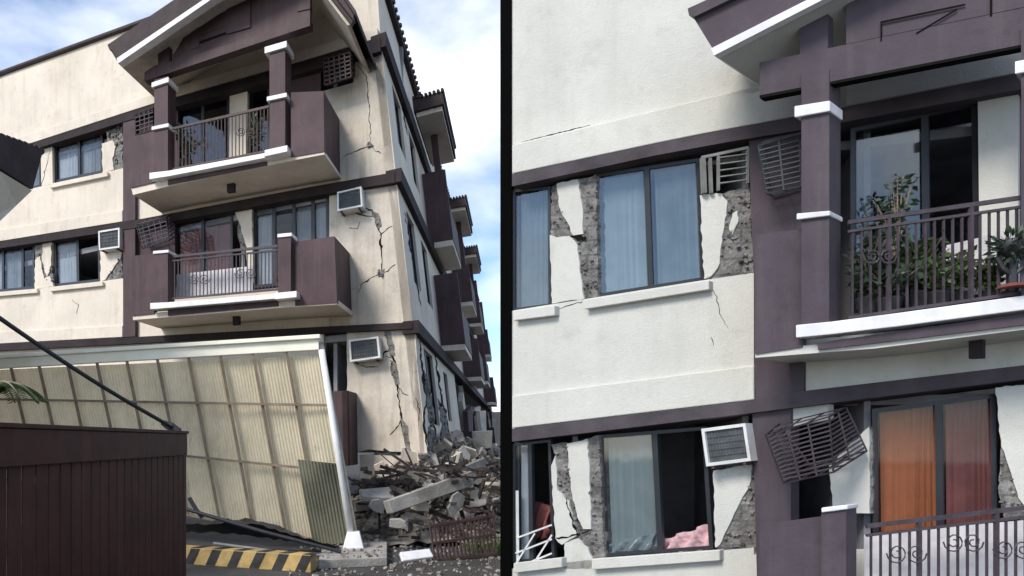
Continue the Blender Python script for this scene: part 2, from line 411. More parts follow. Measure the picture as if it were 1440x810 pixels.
wpoly([(x, ip(x, s3)) for x in xs(-60, 173)]+[(x, ip(x, b2)) for x in reversed(xs(-60, 173))])
wpoly([(x, ip(x, s2)) for x in xs(-60, 173)]+[(x, ip(x, b1)) for x in reversed(xs(-60, 173))])
# piers between the left windows (damaged outlines)
wpoly([(-60,ip(-60,b3b)),(30,ip(30,b3b)),(30,ip(30,s3)),(-60,ip(-60,s3))])
wpoly([(57,200),(73,194),(74,258),(58,262)])
wpoly(jag([(143,202),(158,197),(163,205),(158,222),(160,238),(144,243)], .8, 4))
wpoly(jag([(60,342),(72,337),(72,372),(66,390),(59,366)], .8, 4)); wpoly(jag([(49,366),(56,360),(62,392),(70,388),(75,403),(49,407)], .8, 4))
wpoly(jag([(141,352),(171,349),(170,362),(148,393),(141,396)], .8, 4))
# piers behind the balconies
wpoly([(323,ip(323,b3b)),(348,ip(348,b3b)),(347,232),(322,236)])
wpoly(jag([(328,292),(354,287),(355,352),(347,348),(341,330),(336,312)], .7, 5)); wpoly([(346,352),(355,352),(356,396),(348,396)])
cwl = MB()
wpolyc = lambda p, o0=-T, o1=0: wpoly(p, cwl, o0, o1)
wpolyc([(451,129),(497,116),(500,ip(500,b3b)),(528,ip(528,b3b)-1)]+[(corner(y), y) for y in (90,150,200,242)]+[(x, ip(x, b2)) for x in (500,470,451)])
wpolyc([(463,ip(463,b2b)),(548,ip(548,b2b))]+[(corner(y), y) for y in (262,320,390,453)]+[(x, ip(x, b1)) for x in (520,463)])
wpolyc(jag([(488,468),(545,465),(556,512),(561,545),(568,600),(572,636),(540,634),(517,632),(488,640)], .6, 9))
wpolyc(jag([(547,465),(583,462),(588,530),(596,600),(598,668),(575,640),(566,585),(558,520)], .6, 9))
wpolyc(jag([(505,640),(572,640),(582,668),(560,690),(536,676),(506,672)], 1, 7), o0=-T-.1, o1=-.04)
obj('wall', cwl, 'dull_cream', LB, 'greyer, streaked and cracked wall beside the corner')
wpoly([(-60,ip(-60,b1b)),(455,ip(455,b1b)),(455,620),(-60,620)])
wpoly([(190,258),(451,226),(451,ip(451,b2)),(320,ip(320,b2)),(190,ip(190,b2))])
wpoly([(190,424),(463,398),(463,ip(463,b1)),(190,ip(190,b1))])
obj('wall', wl, 'cream', LB)
# side wall running back
sw = MB()
zt = lambda s: 12.3
L = 36
z_low = 1.0
def sidepoly(pts, th=.2, mb=sw):
    A = [S(s, 0, z) for s, z in pts]; mb.solid(A, [p+uL*th for p in A])
z3, z2, z1 = FL.pt(535, 53).z, FL.pt(555, 242).z, FL.pt(580, 453).z
def strip_open(zb, ztp, opens):
    s0 = 0.0
    for (a, b, lo, hi) in opens:
        sidepoly([(s0, zb), (a, zb), (a, ztp), (s0, ztp)]); sidepoly([(a, zb), (b, zb), (b, lo), (a, lo)]); sidepoly([(a, hi), (b, hi), (b, ztp), (a, ztp)]); s0 = b
    sidepoly([(s0, zb), (L, zb), (L, ztp), (s0, ztp)])
sidepoly([(0, z3), (L, z3), (L, z3+1.9), (0, z3+1.9)])
opn3 = [(1.0, 2.1, z2+1.1, z3-.45), (3.2, 4.3, z2+1.1, z3-.45), (9.5, 10.7, z2+1.1, z3-.45), (17, 18.2, z2+1.1, z3-.45), (24, 25.2, z2+1.1, z3-.45)]
opn2 = [(a, b, z1+1.1, z2-.45) for a, b, _, _ in opn3]
opn1 = [(1.3, 2.8, z1-2.1, z1-.35), (5.0, 6.0, z1-1.9, z1-.5)]
strip_open(z2, z3, opn3); strip_open(z1, z2, opn2); L0, L = L, 8.5; strip_open(z_low, z1, opn1); L = L0
obj('side_wall', sw, 'cream', LB)
for zo in (opn3, opn2, opn1):
    for (a, b, lo, hi) in zo[:4]:
        f = MB(); q = [S(a, -.1, hi), S(b, -.1, hi), S(b, -.1, lo), S(a, -.1, lo)]
        for k in range(4): f.bar(q[k], q[(k+1) % 4], .06)
        f.bar((q[0]+q[1])/2, (q[2]+q[3])/2, .05)
        wo = obj('window', f, 'frame', LB)
        g = MB(); g.solid(q, [p+uL*.01 for p in q]); obj('pane', g, 'glassdark', wo)
# ledges
led = MB()
for (tp, bt, xe) in ((b3, b3b, 535), (b2, b2b, 555), (b1, b1b, 580)):
    led.strip(FL, -60, xe, tp, bt, -.21, .14, 10)
for zz, hh in ((z3, .30), (z2, .28), (z1, .26)):
    A = [S(-.12, -.205, zz+.01), S(L, -.205, zz+.01), S(L, .16, zz+.01), S(-.12, .16, zz+.01)]
    led.solid(A, [p-V((0, 0, hh)) for p in A])
obj('ledge', led, 'dark', LB)
cr = MB()                                             # slightly projecting cream string course under the attic wall
cr.strip(FL, -60, 224, [(x, y-14) for x, y in b3], [(x, y-1) for x, y in b3], .0, .16, 8)
cr.strip(FL, 246, 531, [(x, y-16) for x, y in b3], [(x, y-1) for x, y in b3], .0, .10, 8)
cr.strip(FL, -60, 172, [(x, y-17) for x, y in b2], [(x, y-1) for x, y in b2], .0, .07, 8)
cr.strip(FL, -60, 172, [(x, y-17) for x, y in b1], [(x, y-1) for x, y in b1], .0, .07, 8)
obj('string_course', cr, 'cream', LB, bevel=.01)
pl = MB()
pl.prism(FL, [(173, ip(173, b3b)), (190, ip(190, b3b)), (190, 309), (173, 312)], -.15, .12)
pl.prism(FL, [(173, 322), (190, 319), (190, 473), (173, 474)], -.15, .12)
pl.prism(FL, [(190, ip(190, b3b)), (250, ip(250, b3b)), (250, 235), (190, 250)], -.2, -.02)
pl.prism(FL, [(190, ip(190, b2b)), (246, ip(246, b2b)), (246, 400), (190, 420)], -.2, -.02)
pl.prism(FL, [(409, ip(409, b3b)), (451, ip(451, b3b)), (451, 235), (409, 245)], -.2, -.02)
obj('pilaster', pl, 'plum', LB)
# roof
rf = MB()
rf.strip(FL, -60, 529, [(x, y-5) for x, y in roofL], [(x, y+0) for x, y in roofL], -6, .07, 8)
for i in range(90):
    x = -40+i*3.0
    rf.tube([FL.pt(x, ip(x, roofL)-4, .10), FL.pt(x, ip(x, roofL)-4, .10)-FL.out*3], .045, 6)
A = [S(-.1, -.6, z3+1.9), S(L, -.6, z3+1.9), S(L, .15, z3+1.9), S(-.1, .15, z3+1.9)]; rf.solid(A, [p+V((0, 0, .1)) for p in A])
for i in range(120):
    s = i*.3; rf.tube([S(s, .2, z3+1.98), S(s, -.6, z3+2.05)], .06, 5)
obj('roof', rf, 'roof', LB)
# rooms behind
rm = MB()
for (tp, bt) in ((b3, s3), (b2, s2), (b1, [(-60, 640), (560, 640)])):
    pass
A = [FL.pt(-60, 100), FL.pt(529, -60), FL.pt(529, 640), FL.pt(-60, 640)]
bk = vin*3.2
rm.solid([p+bk for p in A], [p+bk*1.04 for p in A])
lef = [FL.pt(-60, 128), FL.pt(-60, 640)]
rm.solid([lef[0]+vin*.25, lef[1]+vin*.25, lef[1]+bk, lef[0]+bk], [p+uL*-.1 for p in (lef[0]+vin*.25, lef[1]+vin*.25, lef[1]+bk, lef[0]+bk)])
for zz in (z3, z2, z1):
    a, b = FL.pt(555, 242), FL.pt(-60, 345)
    q = [V((a.x-.3, a.y, zz-.25))+vin*.25, V((b.x, b.y, zz-.25))+vin*.25, V((b.x, b.y, zz-.25))+bk, V((a.x-.3, a.y, zz-.25))+bk]
    rm.solid(q, [p+V((0, 0, .15)) for p in q])
for x in (60, 180, 338, 470):                       # partition walls
    a, b = FL.pt(x, ip(x, b3b)), FL.pt(x, 600); rm.solid([a+vin*.25, b+vin*.25, b+bk, a+bk], [p+uL*.1 for p in (a+vin*.25, b+vin*.25, b+bk, a+bk)])
obj('room_walls', rm, 'room', LB)
# windows of the left bays
window(LB, FL, [(76,192),(144,175),(144,243),(77,257)], (.52,), curtains=['pale','teal'], sill=(70,151,0,6), fw=.08)
window(LB, FL, [(30,205),(56,198),(57,262),(30,269)], (), curtains=['teal'], fw=.06)
window(LB, FL, [(-30,354),(48,342),(48,406),(-30,413)], (.45,.8), curtains=['pale','teal',None], sill=(-30,52,0,6), fw=.08)
window(LB, FL, [(76,336),(140,324),(141,396),(77,403)], (.52,), curtains=['pale',None], sill=(70,144,0,6), fw=.08, skip=(1,))
window(LB, FL, [(250,138),(322,116),(322,236),(250,250)], (.5,), fw=.07, panes=['glassdark']*2)
window(LB, FL, [(349,108),(408,92),(408,226),(349,234)], (.5,), fw=.07, panes=['glassdark']*2)
window(LB, FL, [(247,308),(327,294),(327,410),(247,418)], (.49,), curtains=['pinkcurt','maroon'], fw=.07, flds=4)
window(LB, FL, [(357,288),(462,268),(463,395),(357,405)], (.28,.55,.8), curtains=['pale',None,'teal','pale'], fw=.07, flds=3)
# exposed block and cracks
blockwork(LB, FL, [(148,178),(172,172),(173,236),(160,240),(159,222),(164,205),(150,200)], 30, .11)
blockwork(LB, FL, [(49,346),(60,342),(60,366),(66,388),(72,372),(75,398),(62,392),(56,360),(50,366)], 14, .09)
blockwork(LB, FL, [(171,352),(172,391),(150,394)], 12, .08)
blockwork(LB, FL, [(336,312),(342,330),(347,350),(342,360),(334,330)], 8, .07)
blockwork(LB, FL, [(497,96),(503,98),(505,116),(499,118)], 6, .06)
ckm = MB(); crack(ckm, FL, [(503,92),(516,108),(519,150),(521,198),(521,206)], 1.8); obj('crack', ckm, 'crack', LB)
ckm = MB(); crack(ckm, FL, [(521,204),(508,210),(497,213),(484,220)], 1.8); obj('crack', ckm, 'crack', LB)
ckm = MB(); crack(ckm, FL, [(506,291),(524,296),(531,312),(535,330),(537,372),(536,385)], 4.5); obj('crack', ckm, 'crack', LB)
ckm = MB(); crack(ckm, FL, [(536,385),(520,392),(508,400),(504,412)], 2.5); obj('crack', ckm, 'crack', LB)
ckm = MB(); crack(ckm, FL, [(490,320),(502,322),(506,312)], 1.6); obj('crack', ckm, 'crack', LB)
ckm = MB(); crack(ckm, FL, [(540,500),(552,505),(558,540),(564,590),(572,636)], 4); obj('crack', ckm, 'crack', LB)
ckm = MB(); crack(ckm, FL, [(545,468),(549,490),(556,512)], 4); obj('crack', ckm, 'crack', LB)
ckm = MB(); crack(ckm, FL, [(506,514),(520,517),(532,516)], 1.5); obj('crack', ckm, 'crack', LB)
ckm = MB(); crack(ckm, FL, [(58,262),(66,230),(70,210)], 1.6); obj('crack', ckm, 'crack', LB)
ckm = MB(); crack(ckm, FL, [(517,633),(545,636),(572,637)], 2.5); obj('crack', ckm, 'crack', LB)
for pts_, w_ in (([(536,385),(545,381),(556,372)],2.2), ([(535,330),(544,322),(552,318)],2), ([(558,540),(566,552),(574,556)],2.5), ([(564,590),(556,604),(548,612)],2.2), ([(521,204),(528,212),(536,216)],2), ([(549,490),(540,498),(538,506)],3), ([(585,560),(590,580),(588,600)],2), ([(510,292),(500,296),(492,300)],3), ([(497,300),(510,302),(525,304)],3), ([(100,420),(110,430),(108,442)],1.2)):
    ckm = MB(); crack(ckm, FL, pts_, w_); obj('crack', ckm, 'crack', LB)
for pl_ in ([(522,296),(532,300),(537,318),(531,322),(527,308)], [(531,380),(541,378),(540,388),(532,390)], [(548,505),(558,512),(562,540),(556,542),(550,525)], [(563,585),(574,600),(578,634),(570,634),(566,610)], [(540,466),(550,466),(556,500),(548,500)], [(519,198),(525,204),(519,210),(514,207)]):
    blockwork(LB, FL, pl_, 6, .06, off=.006, name='spalled_patch')
for pts_, w_ in (([(590,480),(594,520),(601,560),(610,600),(618,640)],5), ([(612,500),(618,540),(628,590),(632,630)],5), ([(601,560),(596,590),(600,625)],4), ([(570,300),(576,340),(586,392),(592,430)],3), ([(558,110),(566,150),(574,190)],2.5), ([(628,590),(620,610),(622,640)],4)):
    ckm = MB(); crack(ckm, PS, pts_, w_, off=.006); obj('crack', ckm, 'crack', LB)
for pl_ in ([(596,520),(604,540),(612,590),(606,600),(600,560)], [(616,560),(628,585),(632,640),(620,640),(622,600)], [(603,600),(612,606),(614,645),(602,645)]):
    blockwork(LB, PS, pl_, 12, .14, off=.02, name='spalled_patch')
# ---- balconies of the front
def slabtrim(): pass
bo = 1.3
# upper balcony
up = MB()
up.prism(FL, [(184,262),(236,252),(375,226),(456,212),(456,217),(375,233),(236,262),(187,274)], 0, bo-.03)
balc = obj('balcony', up, 'cream', LB)
pb = MB()
pb.prism(FL, [(184,192),(218,185),(218,256),(184,264)], bo-.12, bo)       # solid left panel
pb.prism(FL, [(236,250),(375,224),(375,232),(236,260)], bo-.12, bo)         # strip under the trim
pb.prism(FL, [(409,130),(455,128),(456,213),(409,221)], bo-.12, bo-.01)
c0 = [FL.pt(455,128,bo-.12), FL.pt(456,213,bo-.12)]
pb.solid([c0[0], c0[1], c0[1]+vin*(bo-.12), c0[0]+vin*(bo-.12)], [p+uL*.12 for p in (c0[0], c0[1], c0[1]+vin*(bo-.12), c0[0]+vin*(bo-.12))])
obj('parapet', pb, 'plum', balc)
def column(par, P, x0, x1, ys, off, dep, m, pref=2, slope=-.25, trims=(), trimoff=.05, o_in=None):
    mb = MB(); y0, y1 = ys
    dx = (x1-x0)
    mb.prism(P, [(x0, y0), (x1, y0+slope*dx), (x1, y1+slope*dx), (x0, y1)], off-dep, off)
    cobj = obj('column', mb, m, par)
    return cobj
def trim(par, P, poly, off, dep, m='white'):
    return obj('trim', MB().prism(P, poly, off-dep, off), m, par, bevel=.008)
column(balc, FL, 217, 236, (112,246), bo+.12, .36, 'plum')
column(balc, FL, 379, 401, (66,210), bo+.12, .36, 'plum')
for (x0, x1, y0, y1, hh) in ((213,237,116,108,7),(213,237,178,173,5),(372,403,66,57,9),(375,403,136,130,6)):
    trim(balc, FL, [(x0,y0),(x1,y1),(x1,y1+hh),(x0,y0+hh)], bo+.17, .45)
trim(balc, FL, [(210,243),(236,240),(372,215),(372,222),(236,248),(210,252)], bo+.16, .3)
trim(balc, FL, [(372,211),(404,204),(404,213),(372,220)], bo+.22, .4)
railing(balc, FL, 244, 379, [(244,181),(379,150)], [(244,238),(379,212)], bo, 26, .022, 'iron', scrolls=[(282,200,7),(345,185,7)])
# middle balcony
mp_ = MB()
mp_.prism(FL, [(187,448),(236,438),(391,422),(474,427),(474,430),(391,432),(236,445),(187,449)], 0, bo-.03)
mp_ = MB(); mp_.prism(FL, [(187,443),(236,438),(391,424),(474,421),(474,428),(391,433),(236,446),(187,450)], 0, bo-.03)
balc2 = obj('balcony', mp_, 'cream', LB)
pb = MB()
pb.prism(FL, [(186,360),(217,356),(217,441),(186,444)], bo-.12, bo)
pb.prism(FL, [(236,436),(391,422),(391,430),(236,444)], bo-.12, bo)
pb.prism(FL, [(415,340),(470,332),(474,426),(415,430)], bo-.12, bo-.01)
c0 = [FL.pt(470,332,bo-.12), FL.pt(474,427,bo-.12)]
pb.solid([c0[0], c0[1], c0[1]+vin*(bo-.12), c0[0]+vin*(bo-.12)], [p+uL*.12 for p in (c0[0], c0[1], c0[1]+vin*(bo-.12), c0[0]+vin*(bo-.12))])
obj('parapet', pb, 'plum', balc2)
column(balc2, FL, 217, 236, (356,428), bo+.12, .3, 'plum', slope=-.1)
column(balc2, FL, 391, 409, (334,413), bo+.12, .3, 'plum', slope=-.1)
trim(balc2, FL, [(215,353),(237,351),(237,355),(215,357)], bo+.15, .36)
trim(balc2, FL, [(390,329),(410,327),(410,332),(390,334)], bo+.15, .36)
trim(balc2, FL, [(211,426),(236,425),(388,413),(388,420),(236,433),(211,435)], bo+.16, .3)
trim(balc2, FL, [(386,412),(417,409),(417,418),(386,421)], bo+.22, .4)
railing(balc2, FL, 243, 391, [(243,361),(391,346)], [(243,420),(391,407)], bo, 28, .022, 'iron2', scrolls=[(280,392,8),(345,384,8)], second=[(243,367),(391,352)])
kp = MB(); kp.prism(FL, [(248,386),(355,374),(355,410),(248,419)], bo-.5, bo-.47); obj('screen_board', kp, 'panel', balc2)
for bb, (x, y) in ((balc, (324,264)), (balc2, (332,451))):
    pass
# soffit drains
def drain(par, P, x, y, off, wpx, hpx):
    obj('drain_spout', MB().prism(P, [(x, y), (x+wpx, y-1), (x+wpx, y+hpx-1), (x, y+hpx)], off-.1, off), 'dark', par)
drain(balc, FL, 319, 257, bo-.5, 10, 13); drain(balc2, FL, 327, 445, bo-.5, 9, 12)
# lower balcony parapet beside the carport
lbp = MB(); lbp.prism(FL, [(440,552),(488,549),(490,655),(440,655)], .7, .82)
c0 = [FL.pt(488,549,.82), FL.pt(490,655,.82)]
lbp.solid([c0[0], c0[1], c0[1]+vin*.8, c0[0]+vin*.8], [p+uL*.12 for p in (c0[0], c0[1], c0[1]+vin*.8, c0[0]+vin*.8)])
obj('balcony', lbp, 'plum', LB, 'plum ground floor balcony parapet sunk beside the wall')
# ---- gable porch roof over the upper balcony
g1 = MB(); po = 1.75
g1.prism(FL, [(153,66),(166,81),(300,-12),(420,-75),(497,28),(494,34),(420,-62),(300,2),(167,90)], po-.10, po)
g1.prism(FL, [(153,66),(300,-32),(420,-95),(497,20),(497,28),(420,-72),(300,-8),(166,82)], po-.02, po+.1)
g1.prism(FL, [(151,63),(300,-38),(420,-102),(500,14),(500,22),(420,-92),(300,-30),(154,70)], -.3, po+.06)
g = obj('porch_roof', g1, 'roof', LB)
gt = MB().prism(FL, [(164,82),(300,-10),(420,-73),(421,-66),(300,-3),(166,89)], po-.05, po+.14); obj('gutter', gt, 'white', g)
gs = MB().prism(FL, [(167,89),(300,-1),(420,-60),(493,34),(489,36),(420,-54),(300,5),(170,93)], .0, po-.12); obj('soffit', gs, 'dull_cream', g)
tr = MB()
tr.prism(FL, [(203,102),(218,92),(290,72),(436,27),(436,36),(203,114)], bo-.15, bo+.05)     # bottom chord
tr.prism(FL, [(203,102),(219,84),(233,80),(436,5),(436,27),(290,72),(218,92)], bo-.13, bo+.03) if False else None
tr.prism(FL, [(243,78),(262,46),(285,20),(360,-6),(436,-30),(436,30),(243,88)], bo-.11, bo+.0)
tr.prism(FL, [(222,52),(238,44),(238,86),(222,92)], bo-.12, bo+.02)
tr.prism(FL, [(318,-10),(352,-20),(352,38),(318,48)], bo-.12, bo+.03)
tr.prism(FL, [(418,-30),(436,-36),(436,12),(418,16)], bo-.12, bo+.02)
tr.prism(FL, [(268,28),(280,22),(280,66),(268,70)], bo-.12, bo+.01)
tr.prism(FL, [(280,40),(318,26),(318,36),(280,50)], bo-.12, bo+.01)
obj('gable_truss', tr, 'plum', g)
pn = MB().prism(FL, [(275,60),(334,39),(334,42),(275,64)], bo+.0, bo+.008); obj('recess_line', pn, 'crack', g)
# ---- side balconies running back along the side wall
def sidebox(mb, s0, s1, o0, o1, za, zb):
    A = [S(s0, o0, za), S(s1, o0, za), S(s1, o1, za), S(s0, o1, za)]; mb.solid(A, [p+cdir*(zb-za) for p in A])
for k, s0 in enumerate((5.2, 12.9, 19.4, 28.5)):
    s1 = s0+2.6
    for j, zz in enumerate((z3-3.05, z2-3.1, z1-3.1)):
        zz += (0, -.12, .18, -.2)[k]*(1, 1.4, 2)[j]; fl = MB(); sidebox(fl, s0, s1, .02, .72, zz, zz+.16); bs = obj('balcony', fl, 'cream', LB)
        pp = MB(); ph = (2.2 if j < 2 else .9)*(1, .75, 1.05, .8)[k]
        sidebox(pp, s0-.02, s0+.1, .02, .74, zz+.17, zz+ph); obj('parapet', pp, 'plum', bs)
        pp = MB(); sidebox(pp, s0+.105, s1, .62, .74, zz+.17, zz+min(ph, 1.2)); obj('parapet', pp, 'plum', bs)
        if j == 0:
            pp = MB(); sidebox(pp, s0+.3, s0+.55, .40, .60, zz+.17, z3+.37); obj('column', pp, 'plum', bs)
    if k < 3:
        rr = MB(); e = 1.0
        sidebox(rr, s0-e*.9, s1-.2, .16, .92, z3+.38, z3+.5); sf = obj('porch_soffit', rr, 'cream', LB)
        rr = MB(); sidebox(rr, s0-e, s1-.1, .1, .98, z3+.505, z3+.85)
        for i in range(8):
            o = .15+i*.12; rr.tube([S(s0-e-.05, o, z3+.87), S(s1-.1, o, z3+.87)], .05, 5)
        obj('porch_roof', rr, 'roof', sf)
inn = MB()
for z_ in (z1, z2, z3):
    cs = MB(); A = [S(.3, -3.2, z_-.12), S(36, -3.2, z_-.12), S(36, -.22, z_-.12), S(.3, -.22, z_-.12)]; cs.solid(A, [p+V((0,0,.11)) for p in A]); obj('floor_slab', cs, 'concrete', LB)
A = [S(8.5, -3.2, .0), S(36, -3.2, .0), S(36, -3.2, z3), S(8.5, -3.2, z3)]; inn.solid(A, [p+uL*.15 for p in A]); obj('inner_wall', inn, 'dull_cream', LB)
for i in range(16):
    s_ = 8.8+i*1.5+R.uniform(-.4,.4); pr_ = MB(); w_ = R.uniform(.3, 1.0); lean = R.uniform(-.5,.5); o_ = R.uniform(-.2,.35); h_ = z1-.1-R.uniform(0,1.2)
    A = [S(s_, o_, .2), S(s_+w_, o_, .2), S(s_+w_+lean, o_+R.uniform(-.2,.3), h_), S(s_+lean*1.2, o_+R.uniform(-.2,.3), h_-R.uniform(0,.5))]; pr_.solid(A, [p+uL*.18 for p in A]); obj('broken_pier', pr_, 'dull_cream' if i % 3 else 'plum', LB)
en = MB(); A = [S(35.9, -6, 0), S(35.9, .9, 0), S(35.9, .9, z1-.3), S(35.9, -6, z1-.3)]; en.solid(A, [p+vin*.3 for p in A]); obj('end_wall', en, 'dull_cream', LB)
en = MB(); A = [S(35.9, -6, z1-.3), S(35.9, 0, z1-.3), S(35.9, 0, z3+1.8), S(35.9, -6, z3+1.8)]; en.solid(A, [p+vin*.3 for p in A]); obj('end_wall', en, 'dull_cream', LB)
# far-end broken bays
bb = MB()
for i in range(420):
    s = R.uniform(6, 34); o_ = R.uniform(.05, 1.4); bb.chunk(S(s, o_, (1.5-o_)*R.uniform(.1, 1.3)), R.uniform(.12, .5))
obj('broken_masonry', bb, 'rubble', LB, 'crushed masonry hanging along the ground floor of the side', kind='stuff')

# ------------------------------------------------------------------ RIGHT BUILDING (the near wing)
uR = V((-3000, 900, 0)).normalized(); vR = V((1300, 900, 0)).normalized()
OR = at(1060, 400, 7.0)
FR = Plane(OR, uR, V((0, 0, 1)), -vR)
nR = V((-uR.y, uR.x, 0)).normalized();  nR = nR if nR.y > 0 else -nR
RB = thing('apartment_building', 'nearer pale and plum apartment wing seen close up with torn window piers and two balconies', 'building', (OR.x+1.5, OR.y+1.2, 0))
XR = 1530
t3 = [(720,245),(965,193),(1125,163),(XR,84)]; t3b = [(720,262),(965,209),(1125,183),(XR,108)]
t2 = [(720,603),(1064,563),(1111,552),(XR,503)]; t2b = [(720,621),(1064,580),(1125,572),(XR,522)]
s3r = [(720,437),(775,428),(820,421),(995,393),(1058,384)]; s2r = [(720,800),(830,787),(1010,775),(1060,770)]
top = [(720,-90),(XR,-90)]
wl = MB()
def wp(poly, o0=-.14, o1=0): wl.prism(FR, poly, o0, o1)
wl.strip(FR, 720, XR, top, t3, -.14, 0, 8)
wl.strip(FR, 720, 1060, s3r, t2, -.14, 0, 8)
wl.strip(FR, 720, 1060, s2r, [(720,870),(1060,870)], -.14, 0, 6)
wp(jag([(783,258),(812,252),(818,285),(820,329),(806,331),(795,308),(786,290)], 1, 6))
wp(jag([(773,330),(783,334),(802,332),(812,345),(816,385),(821,420),(776,427)], 1, 6))
wp(jag([(984,275),(992,273),(1014,272),(1023,283),(1018,320),(1014,345),(1012,370),(1000,388),(990,392)], 1.2, 6))
wp(jag([(1030,300),(1037,296),(1038,312),(1030,330),(1025,322)], .8, 5))
wp(jag([(797,624),(825,617),(829,660),(831,744),(820,744),(812,728),(803,690)], 1, 6))
wp(jag([(775,655),(781,640),(784,690),(800,705),(806,735),(812,752),(790,766),(781,757)], 1, 6))
wp(jag([(794,764),(812,757),(826,770),(833,786),(834,800),(794,800)], 1, 6))
wp(jag([(1003,662),(1058,652),(1054,682),(1030,728),(1012,766),(1006,770)], 1, 6))
wp([(1375,136),(1432,124),(1432,400),(1378,408)]); wp([(1478,116),(XR,106),(XR,400),(1478,394)])
wp(jag([(1166,655),(1190,630),(1222,600),(1223,722),(1172,722)], 1, 8))
wp(jag([(1400,545),(1445,540),(1448,720),(1432,700),(1420,660),(1408,628)], 1.2, 7)); wp([(1445,540),(1470,537),(1470,730),(1448,730)])
wp([(1112,ip(1112,t2b)),(1165,ip(1165,t2b)),(1165,590),(1112,600)])
wp([(1110,480),(XR,440),(XR,ip(XR,t2)),(1113,ip(1113,t2))], -.14, .0)
wp([(1060,780),(XR,760),(XR,870),(1060,870)])
obj('wall', wl, 'cream2', RB)
sc_ = MB()
sc_.strip(FR, 720, 1128, [(720,204),(1058,122),(1128,106)], [(720,244),(965,192),(1128,162)], 0, .09, 6)
sc_.strip(FR, 1190, XR, [(1190,118),(XR,52)], [(1190,150),(XR,83)], 0, .06, 6)
sc_.strip(FR, 720, 1060, [(720,557),(1060,514)], [(720,602),(1060,562)], 0, .05, 6)
obj('string_course', sc_, 'cream2', RB, bevel=.01)
led = MB(); led.strip(FR, 720, XR, t3, t3b, -.6, .13, 8); led.strip(FR, 720, XR, t2, t2b, -.6, .13, 8); obj('ledge', led, 'dark2', RB)
pl = MB()
pl.prism(FR, [(1053,184),(1130,170),(1130,551),(1063,562),(1060,385),(1056,300)], -.15, .06)
pl.prism(FR, [(1058,582),(1112,572),(1112,870),(1066,870)], -.15, .06)
obj('pilaster', pl, 'plum2', RB)
ep = MB(); a = FR.pt(719.5, 400, .02); b = FR.pt(703.5, 400, .02)
for z0, z1_ in ((0, 9.2),):
    A = [V((a.x, a.y, z0)), V((b.x, b.y, z0)), V((b.x, b.y, z0))+nR*.9, V((a.x, a.y, z0))+nR*.9]; ep.solid(A, [p+V((0, 0, z1_)) for p in A])
obj('divider_bar', ep, 'black', RB, 'narrow black divider added at the end of the wing')  # black bar added to divide far block from near wing, no building part
rm = MB(); bk = nR*2.6
A = [FR.pt(720,-90), FR.pt(XR,-90), FR.pt(XR,870), FR.pt(720,870)]
rm.solid([p+bk for p in A], [p+bk*1.05 for p in A])
for x in (722, 806, 1050, 1225, XR):
    a, b = FR.pt(x,-90), FR.pt(x,870); rm.solid([a+nR*.16, b+nR*.16, b+bk, a+bk], [p-uR*.06 for p in (a+nR*.16, b+nR*.16, b+bk, a+bk)])
for yy in (-88, 215, 575, 855):
    z = FR.pt(1060, yy-5).z; a, b = FR.pt(720, 400), FR.pt(XR, 400)
    q = [V((a.x, a.y, z))+nR*.3, V((b.x, b.y, z))+nR*.3, V((b.x, b.y, z))+bk, V((a.x, a.y, z))+bk]; rm.solid(q, [p+V((0, 0, .1)) for p in q])
obj('room_walls', rm, 'room', RB)
# windows
window(RB, FR, [(721,267),(774,262),(775,430),(721,437)], (), curtains=['teal'], sill=(722,780,0,14), fw=.03, off=-.07, sillmat='cream2', panes=['glassblue']*2)
window(RB, FR, [(834,245),(984,222),(991,394),(839,418)], (.51,), curtains=['pale','teal'], sill=(822,997,1,13), fw=.04, off=-.07, sillmat='cream2', panes=['glassblue','glassblue'])
window(RB, FR, [(721,624),(774,618),(780,785),(721,792)], (.45,), curtains=['pale',None], sill=(722,790,0,14), fw=.03, off=-.07, sillmat='cream2', skip=(1,))
window(RB, FR, [(842,612),(992,600),(1003,772),(848,783)], (.53,), curtains=['pale',None], sill=(832,1012,2,15), fw=.04, off=-.07, sillmat='cream2', skip=(1,), panes=['glassblue']*2)
window(RB, FR, [(1196,180),(1373,142),(1378,420),(1196,440)], (.60,), curtains=[None,None], fw=.045, off=-.07, panes=['glassblue','glass'])
window(RB, FR, [(1433,130),(1478,124),(1478,410),(1433,415)], (), fw=.04, off=-.07)
window(RB, FR, [(1226,575),(1400,553),(1404,850),(1228,855)], (.55,), curtains=['orange','maroon'], fw=.045, off=-.07, flds=6)
bwk = [( [(812,252),(838,247),(841,418),(821,420),(816,385),(812,345),(820,329),(818,285)], 60, .07),
       ( [(776,262),(784,259),(795,308),(806,331),(783,334),(775,330)], 16, .06),
       ( [(1014,272),(1054,262),(1060,386),(1000,392),(1012,372),(1012,368),(1018,320),(1023,283)], 60, .08),
       ( [(826,617),(842,612),(850,785),(833,786),(822,768),(812,752),(806,735),(820,744),(831,744)], 46, .06),
       ( [(775,625),(797,622),(803,690),(812,728),(806,735),(800,705),(784,690),(781,640)], 34, .06),
       ( [(1054,682),(1062,660),(1064,770),(1012,768),(1030,728)], 34, .07),
       ( [(1408,628),(1420,660),(1432,700),(1448,730),(1412,730),(1404,690)], 24, .06),
       ( [(1222,600),(1226,600),(1228,722),(1223,722)], 4, .04)]
for poly, n, sz in bwk: blockwork(RB, FR, poly, int(n*.8), sz*.7, off=-.025)
bl = MB()                                             # louvred vent left hanging at the top of the pier
for i in range(5):
    y = 222+i*9; bl.bar(FR.pt(1012, y, .05), FR.pt(1050, y-5, .05), .03, .012)
